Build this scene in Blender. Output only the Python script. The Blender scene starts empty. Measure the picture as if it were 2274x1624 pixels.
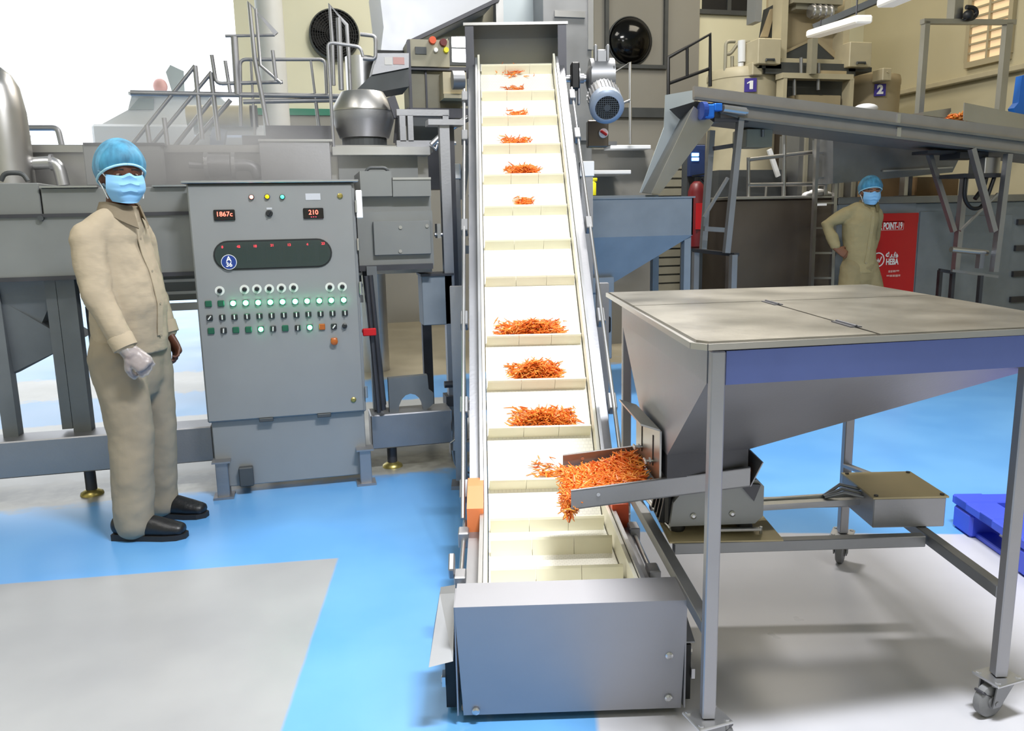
import bpy, bmesh, math, random
from mathutils import Vector, Matrix, Euler
random.seed(7)
SC = bpy.context.scene
COL = SC.collection
PI = math.pi
def R(d): return math.radians(d)
V = Vector
# ---------------------------------------------------------------- camera (world axes = the building's axes)
YAW = 14.0
CAM_H = 1.40
F_PX, CX, CY = 1800.0, 1137.0, 812.0
TURN = Matrix.Rotation(R(-YAW), 4, 'Z')      # frame of the things lined up with the photographer -> building
_p, _r = R(10.5), R(-1.15)
_fwd = V((0, math.cos(_p), -math.sin(_p))); _rt = V((1, 0, 0)); _up = _rt.cross(_fwd)
_R2 = _rt*math.cos(_r) + _up*math.sin(_r); _U2 = _up*math.cos(_r) - _rt*math.sin(_r)
FWD, RGT, UPV = TURN.to_3x3() @ _fwd, TURN.to_3x3() @ _R2, TURN.to_3x3() @ _U2
EYE = V((0, 0, CAM_H))
def P(px, py, v=None, z=None, u=None):
    """sight line through a photo point, met with a real plane of the building (v, z or u in metres)"""
    d = FWD + RGT*((px-CX)/F_PX) - UPV*((py-CY)/F_PX)
    if v is not None: t = v/d.y
    elif u is not None: t = u/d.x
    else: t = (z-CAM_H)/d.z
    return EYE + d*t
def O(x, y, z=0): return TURN @ V((x, y, z))
cam_d = bpy.data.cameras.new('camera'); cam = bpy.data.objects.new('camera', cam_d); COL.objects.link(cam)
m3 = Matrix((RGT, UPV, -FWD)).transposed()
cam.matrix_world = Matrix.Translation(EYE) @ m3.to_4x4()
cam_d.sensor_fit = 'HORIZONTAL'; cam_d.sensor_width = 36.0; cam_d.lens = 36.0*F_PX/2274.0
cam_d.clip_start = 0.05; cam_d.clip_end = 200
SC.camera = cam
# ---------------------------------------------------------------- materials
def lin(c):
    if isinstance(c, str): c = [int(c[i:i+2], 16)/255 for i in (0, 2, 4)]
    return tuple((x/12.92 if x <= .04045 else ((x+.055)/1.055)**2.4) for x in c) + (1.0,)
MATS = {}
def mat(name, col, metal=0.0, rough=0.5, var=0.0, vscale=6.0, bump=0.0, bscale=60.0, stretch=None, emit=None, estr=0.0, alpha=None, trans=0.0, col2=None, spec=None, sss=0):
    m = bpy.data.materials.new(name); m.use_nodes = True
    nt = m.node_tree; n = nt.nodes; l = nt.links
    b = n['Principled BSDF']
    c = lin(col)
    b.inputs['Base Color'].default_value = c
    b.inputs['Metallic'].default_value = metal; b.inputs['Roughness'].default_value = rough
    if spec is not None: b.inputs['Specular IOR Level'].default_value = spec
    tc = None
    if var or bump or col2:
        tc = n.new('ShaderNodeTexCoord'); mp = n.new('ShaderNodeMapping')
        l.new(tc.outputs['Object'], mp.inputs['Vector'])
        if stretch: mp.inputs['Scale'].default_value = stretch
    if var or col2:
        nz = n.new('ShaderNodeTexNoise'); nz.inputs['Scale'].default_value = vscale; nz.inputs['Detail'].default_value = 4
        l.new(mp.outputs['Vector'], nz.inputs['Vector'])
        rp = n.new('ShaderNodeValToRGB'); l.new(nz.outputs['Fac'], rp.inputs['Fac'])
        rp.color_ramp.elements[0].position = .32; rp.color_ramp.elements[1].position = .68
        if col2: a, d = c, lin(col2)
        else:
            a = tuple(max(0, x*(1-var)) for x in c[:3])+(1,); d = tuple(min(1, x*(1+var)) for x in c[:3])+(1,)
        rp.color_ramp.elements[0].color = a; rp.color_ramp.elements[1].color = d
        l.new(rp.outputs['Color'], b.inputs['Base Color'])
        if metal > .5:
            mr = n.new('ShaderNodeMapRange'); l.new(nz.outputs['Fac'], mr.inputs['Value'])
            mr.inputs['To Min'].default_value = rough-.08; mr.inputs['To Max'].default_value = rough+.08
            l.new(mr.outputs['Result'], b.inputs['Roughness'])
    if bump:
        bz = n.new('ShaderNodeTexNoise'); bz.inputs['Scale'].default_value = bscale; bz.inputs['Detail'].default_value = 3
        l.new(mp.outputs['Vector'], bz.inputs['Vector'])
        bp = n.new('ShaderNodeBump'); bp.inputs['Strength'].default_value = bump; bp.inputs['Distance'].default_value = .02
        l.new(bz.outputs['Fac'], bp.inputs['Height']); l.new(bp.outputs['Normal'], b.inputs['Normal'])
    if emit: b.inputs['Emission Color'].default_value = lin(emit); b.inputs['Emission Strength'].default_value = estr
    if alpha is not None: b.inputs['Alpha'].default_value = alpha
    if trans: b.inputs['Transmission Weight'].default_value = trans
    if sss: b.inputs['Subsurface Weight'].default_value = sss; b.inputs['Subsurface Radius'].default_value = (.02, .008, .004)
    MATS[name] = m
    return m
M = MATS
# ---------------------------------------------------------------- things, parts
W = {}
ROOTS = []
def tag(o, label=None, cat=None, group=None, kind=None):
    if label: o['label'] = label
    if cat: o['category'] = cat
    if group: o['group'] = group
    if kind: o['kind'] = kind
    return o
def thing(name, label, cat, loc=(0, 0, 0), rz=0.0, group=None, kind=None):
    o = bpy.data.objects.new(name, None); COL.objects.link(o)
    o.empty_display_size = .1
    o.location = loc; o.rotation_euler = (0, 0, rz)
    W[o] = Matrix.Translation(V(loc)) @ Matrix.Rotation(rz, 4, 'Z')
    return tag(o, label, cat, group, kind)
def link_mesh(name, me, m, parent=None, label=None):
    o = bpy.data.objects.new(name, me); COL.objects.link(o)
    if m is not None:
        for k in (m if isinstance(m, (list, tuple)) else [m]): me.materials.append(k)
    if parent is not None: o.parent = parent; W[o] = W[parent]
    else: W[o] = Matrix.Identity(4)
    if label: o['label'] = label
    return o
class MB:
    def __init__(s, xf=None):
        s.bm = bmesh.new(); s.xf = xf; s.mi = 0
    def vs(s, pts): return [s.bm.verts.new(V(p)) for p in pts]
    def face(s, vs):
        try:
            f = s.bm.faces.new(vs); f.material_index = s.mi; return f
        except ValueError: return None
    def hex8(s, p, bv=0.0, seg=1):
        """8 points: bottom loop then top loop"""
        v = s.vs(p); fs = []
        for a in ((3, 2, 1, 0), (4, 5, 6, 7), (0, 1, 5, 4), (1, 2, 6, 5), (2, 3, 7, 6), (3, 0, 4, 7)):
            fs.append(s.face([v[i] for i in a]))
        if bv > 0:
            es = set()
            for f in fs:
                if f: es.update(f.edges)
            bmesh.ops.bevel(s.bm, geom=list(es), offset=bv, segments=seg, affect='EDGES', profile=.5)
        return s
    def box(s, a, b, bv=0.0, seg=1):
        x0, x1 = sorted((a[0], b[0])); y0, y1 = sorted((a[1], b[1])); z0, z1 = sorted((a[2], b[2]))
        return s.hex8([(x0, y0, z0), (x1, y0, z0), (x1, y1, z0), (x0, y1, z0), (x0, y0, z1), (x1, y0, z1), (x1, y1, z1), (x0, y1, z1)], bv, seg)
    def obox(s, c, size, rot=None, bv=0.0, seg=1):
        c = V(c); h = V(size)*.5; m = rot if rot is not None else Matrix.Identity(3)
        m = m.to_3x3()
        q = [(-1, -1, -1), (1, -1, -1), (1, 1, -1), (-1, 1, -1), (-1, -1, 1), (1, -1, 1), (1, 1, 1), (-1, 1, 1)]
        return s.hex8([c + m @ V((a*h.x, b*h.y, d*h.z)) for a, b, d in q], bv, seg)
    def pb(s, x0, y0, x1, y1, v, d, bv=0.0, z0=None, z1=None):
        """box whose front face at depth v spans the photo rectangle"""
        pa, pb_, pc, pd = P(x0, y0, v=v), P(x1, y0, v=v), P(x0, y1, v=v), P(x1, y1, v=v)
        u0, u1 = (pa.x+pc.x)/2, (pb_.x+pd.x)/2
        return s.box((u0, v, (pc.z+pd.z)/2 if z0 is None else z0), (u1, v+d, (pa.z+pb_.z)/2 if z1 is None else z1), bv)
    def frame(s, p0, p1, up=(0, 0, 1)):
        t = (V(p1)-V(p0)); L = t.length; t.normalize()
        up = V(up)
        if abs(t.dot(up)) > .98: up = V((0, 1, 0))
        a = t.cross(up).normalized(); b = a.cross(t).normalized()
        return t, a, b, L
    def bar(s, p0, p1, w, h=None, up=(0, 0, 1), bv=0.0):
        h = h or w; p0, p1 = V(p0), V(p1)
        t, a, b, L = s.frame(p0, p1, up)
        q = [a*i*w/2+b*j*h/2 for i, j in ((-1, -1), (1, -1), (1, 1), (-1, 1))]
        return s.hex8([p0+x for x in q]+[p1+x for x in q], bv)
    def cyl(s, p0, p1, r0, r1=None, n=16, cap=True):
        r1 = r0 if r1 is None else r1; p0, p1 = V(p0), V(p1)
        t, a, b, L = s.frame(p0, p1)
        A, B = [], []
        for k in range(n):
            d = a*math.cos(2*PI*k/n)+b*math.sin(2*PI*k/n)
            A.append(s.bm.verts.new(p0+d*r0)); B.append(s.bm.verts.new(p1+d*r1))
        for k in range(n): s.face([A[k], A[(k+1) % n], B[(k+1) % n], B[k]])
        if cap: s.face(A[::-1]); s.face(B)
        return s
    def pipe(s, pts, r, n=8, bend=0.0):
        pts = [V(p) for p in pts]
        if bend and len(pts) > 2:
            q = [pts[0]]
            for i in range(1, len(pts)-1):
                a, b, c = pts[i-1], pts[i], pts[i+1]
                d1 = min(bend, (a-b).length*.45); d2 = min(bend, (c-b).length*.45)
                s0, s1 = b+(a-b).normalized()*d1, b+(c-b).normalized()*d2
                for k in range(5):
                    t = k/4; q.append(s0*(1-t)**2+b*2*t*(1-t)+s1*t*t)
            q.append(pts[-1]); pts = q
        rings = []; prev = None
        for i, p in enumerate(pts):
            t = (pts[min(i+1, len(pts)-1)]-pts[max(i-1, 0)]).normalized()
            if prev is None:
                up = V((0, 0, 1)) if abs(t.z) < .95 else V((0, 1, 0))
                a = t.cross(up).normalized()
            else:
                a = (prev - t*prev.dot(t))
                a = a.normalized() if a.length > 1e-5 else t.orthogonal().normalized()
            prev = a; b = t.cross(a)
            rr = r[i] if isinstance(r, (list, tuple)) else r
            rings.append([s.bm.verts.new(p+(a*math.cos(2*PI*k/n)+b*math.sin(2*PI*k/n))*rr) for k in range(n)])
        for A, B in zip(rings, rings[1:]):
            for k in range(n): s.face([A[k], A[(k+1) % n], B[(k+1) % n], B[k]])
        s.face(rings[0][::-1]); s.face(rings[-1])
        return s
    def lathe(s, prof, base, axis=(0, 0, 1), n=32, cap0=True, cap1=True):
        base = V(base); t = V(axis).normalized(); up = V((0, 0, 1)) if abs(t.z) < .9 else V((0, 1, 0))
        a = t.cross(up).normalized(); b = t.cross(a)
        rings = [[s.bm.verts.new(base+t*h+(a*math.cos(2*PI*k/n)+b*math.sin(2*PI*k/n))*r) for k in range(n)] for r, h in prof]
        for A, B in zip(rings, rings[1:]):
            for k in range(n): s.face([A[k], A[(k+1) % n], B[(k+1) % n], B[k]])
        if cap0: s.face(rings[0][::-1])
        if cap1: s.face(rings[-1])
        return s
    def prism(s, pts, vec):
        vec = V(vec); A = s.vs(pts); B = s.vs([V(p)+vec for p in pts]); n = len(A)
        s.face(A[::-1]); s.face(B)
        for k in range(n): s.face([A[k], A[(k+1) % n], B[(k+1) % n], B[k]])
        return s
    def plate(s, pts, th):
        p = [V(q) for q in pts]; nrm = (p[1]-p[0]).cross(p[2]-p[0]).normalized()
        return s.prism(pts, nrm*th)
    def ball(s, c, r, n=16, m=10, rot=None):
        r = (r, r, r) if not isinstance(r, (list, tuple)) else r
        mx = Matrix.Translation(V(c)) @ (rot.to_4x4() if rot is not None else Matrix.Identity(4)) @ Matrix.Diagonal((*r, 1))
        ret = bmesh.ops.create_uvsphere(s.bm, u_segments=n, v_segments=m, radius=1, matrix=mx)
        for f in {f for v in ret['verts'] for f in v.link_faces}: f.material_index = s.mi
        return s
    def out(s, name, m, parent=None, smooth=None, label=None, local=False, loc=None):
        bm = s.bm
        if s.xf is not None: bm.transform(s.xf)
        bmesh.ops.recalc_face_normals(bm, faces=bm.faces[:])
        if parent is not None and not local: bm.transform(W[parent].inverted())
        if parent is None and loc is not None: bm.transform(Matrix.Translation(-V(loc)))
        me = bpy.data.meshes.new(name); bm.to_mesh(me); bm.free()
        if smooth is not None:
            me.polygons.foreach_set('use_smooth', [True]*len(me.polygons))
            if smooth < 170: me.set_sharp_from_angle(angle=R(smooth))
        o = link_mesh(name, me, m, parent, label)
        if parent is None and loc is not None: o.location = loc; W[o] = Matrix.Translation(V(loc))
        return o
    def struct(s, name, m, **k):
        return tag(s.out(name, m, **k), kind='structure')
def text_part(txt, size, m, parent, name, mw, extrude=.0015, align='CENTER', bold=0.0, sx=1.0):
    """raised lettering; mw = world matrix whose x runs along the line and z faces out"""
    cu = bpy.data.curves.new(name, 'FONT'); cu.body = txt; cu.size = size; cu.extrude = extrude
    cu.align_x = align; cu.align_y = 'CENTER'; cu.offset = bold; cu.resolution_u = 3
    tmp = bpy.data.objects.new('tmp', cu); COL.objects.link(tmp)
    dg = bpy.context.evaluated_depsgraph_get(); dg.update()
    me = bpy.data.meshes.new_from_object(tmp.evaluated_get(dg)); me.name = name
    bpy.data.objects.remove(tmp)
    me.materials.clear()
    me.transform(W[parent].inverted() @ mw @ Matrix.Diagonal((sx, 1, 1, 1)))
    return link_mesh(name, me, m, parent)
def face_mx(p, nrm=(0, -1, 0), up=(0, 0, 1)):
    """matrix at p, local z = nrm, local y ~ up"""
    z = V(nrm).normalized(); x = V(up).cross(z).normalized(); y = z.cross(x)
    return Matrix.Translation(V(p)) @ Matrix((x, y, z)).transposed().to_4x4()
def sleeve(mb, pts, radii, side, caps=True, n=20):
    """ellipse loft: radii (a along side, b across) per point"""
    pts = [V(p) for p in pts]; rings = []
    N = len(pts)
    sides = side if isinstance(side, list) else [side]*N
    def ring(p, t, sd, ra, rb):
        sd = V(sd); a = (sd - t*sd.dot(t))
        a = a.normalized() if a.length > 1e-4 else t.orthogonal().normalized()
        b = t.cross(a)
        return [mb.bm.verts.new(p+a*math.cos(2*PI*k/n)*ra+b*math.sin(2*PI*k/n)*rb) for k in range(n)]
    for i, p in enumerate(pts):
        t = (pts[min(i+1, N-1)]-pts[max(i-1, 0)]).normalized()
        ra, rb = radii[i] if isinstance(radii[i], (tuple, list)) else (radii[i], radii[i])
        if i == 0 and caps:
            m_ = min(ra, rb)
            rings.append(ring(p-t*m_*.75, t, sides[i], ra*.5, rb*.5)); rings.append(ring(p-t*m_*.45, t, sides[i], ra*.85, rb*.85))
        rings.append(ring(p, t, sides[i], ra, rb))
        if i == N-1 and caps:
            m_ = min(ra, rb)
            rings.append(ring(p+t*m_*.45, t, sides[i], ra*.85, rb*.85)); rings.append(ring(p+t*m_*.75, t, sides[i], ra*.5, rb*.5))
    for A, B in zip(rings, rings[1:]):
        for k in range(n): mb.face([A[k], A[(k+1) % n], B[(k+1) % n], B[k]])
    mb.face(rings[0][::-1]); mb.face(rings[-1])
    return mb
def fuse(mb, name, m, parent, voxel=.008, smooth_it=4, folds=0.0, fscale=.08, label=None):
    """closed lofts -> one continuous skin (voxel remesh, smoothed, light cloth folds)"""
    bm = mb.bm
    if mb.xf is not None: bm.transform(mb.xf)
    bmesh.ops.recalc_face_normals(bm, faces=bm.faces[:])
    bm.transform(W[parent].inverted())
    me = bpy.data.meshes.new(name); bm.to_mesh(me); bm.free()
    tmp = bpy.data.objects.new('tmp', me); COL.objects.link(tmp)
    r = tmp.modifiers.new('r', 'REMESH'); r.mode = 'VOXEL'; r.voxel_size = voxel
    s = tmp.modifiers.new('s', 'SMOOTH'); s.factor = .5; s.iterations = smooth_it
    if folds:
        tx = bpy.data.textures.new(name+'_folds', 'CLOUDS'); tx.noise_scale = fscale; tx.noise_depth = 2
        d = tmp.modifiers.new('d', 'DISPLACE'); d.texture = tx; d.strength = folds; d.mid_level = .5; d.texture_coords = 'LOCAL'
    dg = bpy.context.evaluated_depsgraph_get(); dg.update()
    me2 = bpy.data.meshes.new_from_object(tmp.evaluated_get(dg)); me2.name = name
    bpy.data.objects.remove(tmp); bpy.data.meshes.remove(me)
    me2.polygons.foreach_set('use_smooth', [True]*len(me2.polygons))
    return link_mesh(name, me2, m, parent, label)
# ---------------------------------------------------------------- materials
mat('steel', 'a2a2a6', .92, .48, var=.07, vscale=3, bump=.03, bscale=90)
mat('steel_satin', 'b4b2b0', 1, .36, var=.06, vscale=2.5)
mat('steel_bright', 'c6c6c8', .95, .34, var=.05, vscale=3)
mat('steel_dull', '8f9092', .9, .5, var=.1, vscale=4)
mat('steel_brown', '6f655d', .9, .42, var=.12, vscale=2.2)
mat('steel_worn', 'a8a49c', .95, .33, var=.22, vscale=3.5, bump=.05, bscale=40)
mat('steel_dark', '55555a', .8, .5, var=.1)
mat('grey_paint', '909293', .25, .42, var=.04, vscale=3)
mat('grey_machine', '8c8e8e', .45, .42, var=.07, vscale=3)
mat('grey_dark', '4d5052', .3, .5, var=.1)
mat('black_metal', '19191b', .2, .5)
mat('black_rubber', '202022', 0, .6)
mat('dark_void', '0c0c0d', 0, .7)
mat('belt_white', 'f4f2ea', 0, .45)
mat('flight_cream', 'eae6cf', 0, .5, var=.03)
mat('skirt_cream', 'ece9da', 0, .42)
mat('white_plastic', 'efeff0', 0, .4)
mat('orange_plastic', 'f08a55', 0, .45)
mat('orange_deep', 'e2582a', 0, .45)
mat('carrot_a', 'ee8434', 0, .42, sss=.15)
mat('carrot_b', 'f6a046', 0, .42, sss=.15)
mat('carrot_c', 'e06a26', 0, .42, sss=.15)
mat('motor_silver', '8e8f92', .7, .45, var=.05)
mat('motor_blue_grey', '8b98ac', .2, .42)
mat('gear_blue', '1f6fd0', .1, .4)
mat('pallet_blue', '3a50d2', 0, .42, var=.05)
mat('red_paint', 'c01018', 0, .4)
mat('red_deep', '661014', 0, .45)
mat('yellow_plastic', 'e8e020', 0, .45)
mat('panel_blue', '24345c', 0, .45)
mat('purple_sign', '3a2a8e', 0, .45)
mat('sign_white', 'f4f4f4', 0, .5)
mat('badge_blue', '1f3c86', 0, .4)
mat('cream_paint', 'beb498', .05, .45, var=.05)
mat('cream_warm', 'b3a384', .05, .45, var=.07, vscale=3)
mat('wall_cream', 'dcd9c0', 0, .6, var=.03, vscale=1)
mat('wall_yellow', 'c6bd9f', 0, .6, var=.04, vscale=1)
mat('wall_grey', '8c8a84', 0, .6, var=.05, vscale=1)
mat('trim_green', '2f7d66', 0, .5)
mat('ceiling_white', 'd6d6d2', 0, .8)
mat('column_grey', 'c9c9c6', 0, .5, var=.03)
mat('lamp_white', 'ffffff', 0, .4, emit='fff8ea', estr=9)
mat('glow_window', 'ffffff', 0, .4, emit='f4f8ff', estr=6)
mat('screen_glow', '9fd0ff', 0, .3, emit='7fc0ff', estr=4)
mat('led_red', 'ff3030', 0, .3, emit='ff2a3c', estr=12)
mat('led_digit', 'ff5a50', 0, .3, emit='ff5040', estr=6)
mat('led_green', '60ffb0', 0, .3, emit='58ffb0', estr=16)
mat('led_teal', '58e0b0', 0, .3, emit='40d8a0', estr=2.0)
mat('led_pink', 'ffb0a8', 0, .3, emit='ff8878', estr=2.2)
mat('led_yellow', 'ffe000', 0, .3, emit='ffd000', estr=1.8)
mat('lens_green', '1e5a42', 0, .3)
mat('lens_orange', 'a85a20', 0, .35)
mat('button_black', '26282a', 0, .4)
mat('display_black', '161416', 0, .2)
mat('window_smoke', '3c4a48', 0, .08, alpha=.55)
mat('ring_white', 'd9dbd6', 0, .5)
mat('nameplate', 'c9ccd4', .3, .4)
mat('brass', 'a89a5a', .8, .35)
mat('khaki', 'a99b85', 0, .85, var=.05, vscale=5, bump=.10, bscale=24, stretch=(1, 1, 2.2))
mat('khaki_trouser', '958a78', 0, .85, var=.05, vscale=5, bump=.10, bscale=20)
mat('khaki_warm', 'a6976f', 0, .85, var=.05, vscale=5, bump=.10, bscale=24, stretch=(1, 1, 2.2))
mat('skin_dark', '5a3526', 0, .5)
mat('skin_tan', '8a5d45', 0, .5)
mat('hair_black', '141214', 0, .6)
mat('eye_white', '8a7c72', 0, .3)
mat('eye_dark', '120c0a', 0, .3)
mat('mask_blue', '8cc4f0', 0, .7, var=.03)
mat('mask_loop', 'f0f4f8', 0, .6)
mat('hairnet_blue', '5cb2e0', 0, .6, alpha=.55, var=.4, vscale=30, stretch=(1, 1, .22))
mat('hairnet_band', 'a8dcf0', 0, .6)
mat('glove_film', 'd8d2d2', 0, .3, alpha=.4)
mat('shoe_black', '17171a', 0, .42, bump=.1)
mat('cardboard', '7a6142', 0, .8, var=.08)
mat('white_bag', 'ececf0', 0, .6)
mat('cable_black', '18181a', 0, .5)
mat('bucket_glass', 'c9d4da', .0, .15, alpha=.45)
mat('tan_plate', 'b2a480', .25, .42, var=.1, vscale=4)
mat('bare_white', 'e9ebee', 0, .45)
mat('window_frame', 'b9ae92', .2, .5)
mat('window_pane', 'e6c9a0', 0, .4, emit='ffdcb0', estr=.4)

def floor_material():
    m = bpy.data.materials.new('painted_concrete'); m.use_nodes = True
    nt = m.node_tree; n = nt.nodes; l = nt.links; b = n['Principled BSDF']
    tc = n.new('ShaderNodeTexCoord'); pos = tc.outputs['Object']
    nz = n.new('ShaderNodeTexNoise'); nz.inputs['Scale'].default_value = 9; nz.inputs['Detail'].default_value = 6; l.new(pos, nz.inputs['Vector'])
    nb = n.new('ShaderNodeTexNoise'); nb.inputs['Scale'].default_value = 1.6; nb.inputs['Detail'].default_value = 5; l.new(pos, nb.inputs['Vector'])
    def math_(op, a, c, clamp=False):
        k = n.new('ShaderNodeMath'); k.operation = op; k.use_clamp = clamp
        for i, x in enumerate((a, c)):
            if isinstance(x, (int, float)): k.inputs[i].default_value = x
            else: l.new(x, k.inputs[i])
        return k.outputs[0]
    def poly(pts, soft=.008, wob=.012):
        """mask of a convex painted patch (counter-clockwise points on the floor)"""
        res = None
        for i in range(len(pts)):
            a = V(pts[i][:2]); c = V(pts[(i+1) % len(pts)][:2]); e = (c-a).normalized(); nn = V((-e.y, e.x))
            dt = n.new('ShaderNodeVectorMath'); dt.operation = 'DOT_PRODUCT'; l.new(pos, dt.inputs[0]); dt.inputs[1].default_value = (nn.x, nn.y, 0)
            d = math_('SUBTRACT', dt.outputs['Value'], nn.dot(a))
            w = math_('MULTIPLY', math_('SUBTRACT', nz.outputs['Fac'], .5), wob)
            d = math_('ADD', d, w)
            d = math_('ADD', math_('DIVIDE', d, soft*2), .5, True)
            res = d if res is None else math_('MULTIPLY', res, d)
        return res
    def mixc(fac, a, c):
        k = n.new('ShaderNodeMix'); k.data_type = 'RGBA'
        for s, x in (('A', a), ('B', c)):
            t = k.inputs[6 if s == 'A' else 7]
            if isinstance(x, tuple): t.default_value = x
            else: l.new(x, t)
        if isinstance(fac, (int, float)): k.inputs[0].default_value = fac
        else: l.new(fac, k.inputs[0])
        return k.outputs[2]
    def noisy(c1, c2, tex=nb):
        rp = n.new('ShaderNodeValToRGB'); l.new(tex.outputs['Fac'], rp.inputs['Fac'])
        rp.color_ramp.elements[0].position = .38; rp.color_ramp.elements[1].position = .64
        rp.color_ramp.elements[0].color = lin(c1); rp.color_ramp.elements[1].color = lin(c2)
        return rp.outputs['Color']
    q = lambda *a: [O(*p) for p in a]
    blue = noisy('5d9ad6', '68a3da')
    col = blue
    # bare, dusty concrete at the far side of the hall
    col = mixc(poly([V((2.9, 5.7)), V((9, 5.7)), V((9, 12)), V((2.9, 12))], .05, .3), col, noisy('948a74', 'a89e88'))
    col = mixc(poly([V((-.3, 7.1)), V((3.0, 7.1)), V((3.0, 17)), V((-.3, 17))], .05, .3), col, noisy('948a74', 'a89e88'))
    col = mixc(poly([V((-6, 4.36)), V((1.15, 4.36)), V((1.15, 6.2)), V((-6, 6.2))], .02, .10), col, noisy('a0a2a2', 'b4b6b8'))
    col = mixc(poly([V((-6, 7.1)), V((-.25, 7.1)), V((-.25, 8.1)), V((-6, 8.1))], .06, .4), col, noisy('8c8c86', 'b4b6b8'))
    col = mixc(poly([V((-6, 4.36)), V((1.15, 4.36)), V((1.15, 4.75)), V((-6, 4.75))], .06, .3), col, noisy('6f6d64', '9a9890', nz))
        # paint patches in the foreground
    grey = noisy('98999c', 'a2a3a5')
    col = mixc(poly(q((-6, 2.43), (-.60, 1.2), (-.745, 3.20), (-6, 2.44)), .006, .006) if False else poly(q((-6, -4), (-.52, 0), (-.745, 3.20), (-6, 2.44)), .006, .006), col, grey)
    col = mixc(poly(q((-.60, 1.2), (-.52, .0), (-.745, 3.20), (-.79, 3.19)), .006, .006), col, lin('9a9d9f'))
    white = noisy('b6b6bc', 'bfbfc5')
    col = mixc(poly(q((-.10, -4), (5, -4), (5, 3.1), (2.2, 3.3), (.3, 3.62)), .008, .01), col, white)
    # light scuffs
    sc = n.new('ShaderNodeTexNoise'); sc.inputs['Scale'].default_value = 38; sc.inputs['Detail'].default_value = 8; sc.inputs['Roughness'].default_value = .7; l.new(pos, sc.inputs['Vector'])
    f = math_('MULTIPLY', math_('GREATER_THAN', sc.outputs['Fac'], .70), .25)
    col = mixc(f, col, lin('77808a'))
    l.new(col, b.inputs['Base Color'])
    rr = n.new('ShaderNodeMapRange'); l.new(nb.outputs['Fac'], rr.inputs['Value']); rr.inputs['To Min'].default_value = .22; rr.inputs['To Max'].default_value = .42
    l.new(rr.outputs['Result'], b.inputs['Roughness'])
    MATS['floor'] = m
floor_material()

def belt_material():
    m = bpy.data.materials.new('modular_belt'); m.use_nodes = True
    nt = m.node_tree; n = nt.nodes; l = nt.links; b = n['Principled BSDF']
    tc = n.new('ShaderNodeTexCoord'); mp = n.new('ShaderNodeMapping'); l.new(tc.outputs['Object'], mp.inputs['Vector'])
    br = n.new('ShaderNodeTexBrick'); l.new(mp.outputs['Vector'], br.inputs['Vector'])
    br.inputs['Color1'].default_value = lin('f4f2ea'); br.inputs['Color2'].default_value = lin('f1efe6'); br.inputs['Mortar'].default_value = lin('e4e2da')
    br.inputs['Scale'].default_value = 1; br.inputs['Mortar Size'].default_value = .0014; br.inputs['Brick Width'].default_value = .016; br.inputs['Row Height'].default_value = .0125
    l.new(br.outputs['Color'], b.inputs['Base Color']); b.inputs['Roughness'].default_value = .45
    MATS['belt'] = m
belt_material()
mat('meter_face', '2c3b37', 0, .3)
mat('white_machine', 'dfe2e6', .1, .4)
mat('frosted_panel', 'aab4ba', .3, .3)
mat('sticker_white', 'e6e4e2', 0, .5)
mat('sticker_pink', 'd8a8a4', 0, .5)
mat('steel_blue', '868e96', .22, .55, var=.06)
mat('machine_beige', '9b9684', .15, .5, var=.06)
mat('lamp_shell', 'f2f0ea', 0, .35, emit='fff2dc', estr=.2)
mat('duct_white', 'b2b4ba', .6, .4, var=.03)
mat('apron_blue', '6878b6', .45, .4, var=.05)  # blue-violet colour of the cart apron
mat('dome_black', '0b0b0d', .3, .12)
mat('wheel_grey', '77787a', 0, .6, var=.12, vscale=30)
mat('leg_grey', '74787b', .35, .5, var=.08)
mat('conveyor_grey', '99938c', .35, .45, var=.05)
mat('khaki_warm_dark', '988a66', 0, .85, var=.05, vscale=5, bump=.10, bscale=24, stretch=(1, 1, 2.2))
mat('steel_boot', '9c9ca2', .6, .52, var=.05, vscale=3)
# ---------------------------------------------------------------- the hall
U0, U1, V0, V1, ZC = -4.6, 8.2, -4.5, 11.0, 6.4
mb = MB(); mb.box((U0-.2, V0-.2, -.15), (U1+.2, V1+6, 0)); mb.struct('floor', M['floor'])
mb = MB(); mb.box((U0-.2, V0-.2, ZC), (U1+.2, V1+.2, ZC+.15)); mb.struct('ceiling', M['ceiling_white'])
mb = MB(); mb.box((U0-.2, V0-.2, 0), (U0, V1+.2, ZC)); mb.struct('wall_left', M['wall_cream'])
mb = MB(); mb.box((U0, V0-.2, 0), (U1, V0, ZC)); mb.struct('wall_behind', M['wall_cream'])
mb = MB(); mb.box((U1, V0-.2, 0), (U1+.2, V1+.2, ZC)); mb.struct('wall_right', M['wall_yellow'])
# back wall: doorway from U0 to DU, cream bay, grey bay, cream bay with a dark window strip
DU = -.66
gA, gB = P(1316, 60, v=V1).x, P(1549, 60, v=V1).x
zg = P(690, 248, v=V1).z
mb = MB(); mb.box((DU, V1, zg), (gA, V1+.2, ZC)); back = mb.struct('wall_back', M['wall_cream'])
mb = MB(); mb.box((DU, V1-.03, 0), (gA, V1+.2, zg)); tag(mb.out('wall_back_base', M['wall_grey']), kind='structure')
mb = MB(); mb.box((gA, V1-.06, 0), (gB, V1+.2, ZC)); tag(mb.out('wall_back_bay', M['wall_grey']), kind='structure')
mb = MB(); mb.box((gB, V1, 0), (U1, V1+.2, ZC)); tag(mb.out('wall_back_right', M['wall_cream']), kind='structure')
mb = MB(); mb.box((U0, V1, 5.6), (DU, V1+.2, ZC)); tag(mb.out('wall_back_lintel', M['wall_cream']), kind='structure')
mb = MB(); mb.box((DU, V1-.05, zg-.05), (gA-.02, V1, zg+.03)); mb.struct('trim_1', M['trim_green'])
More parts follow.
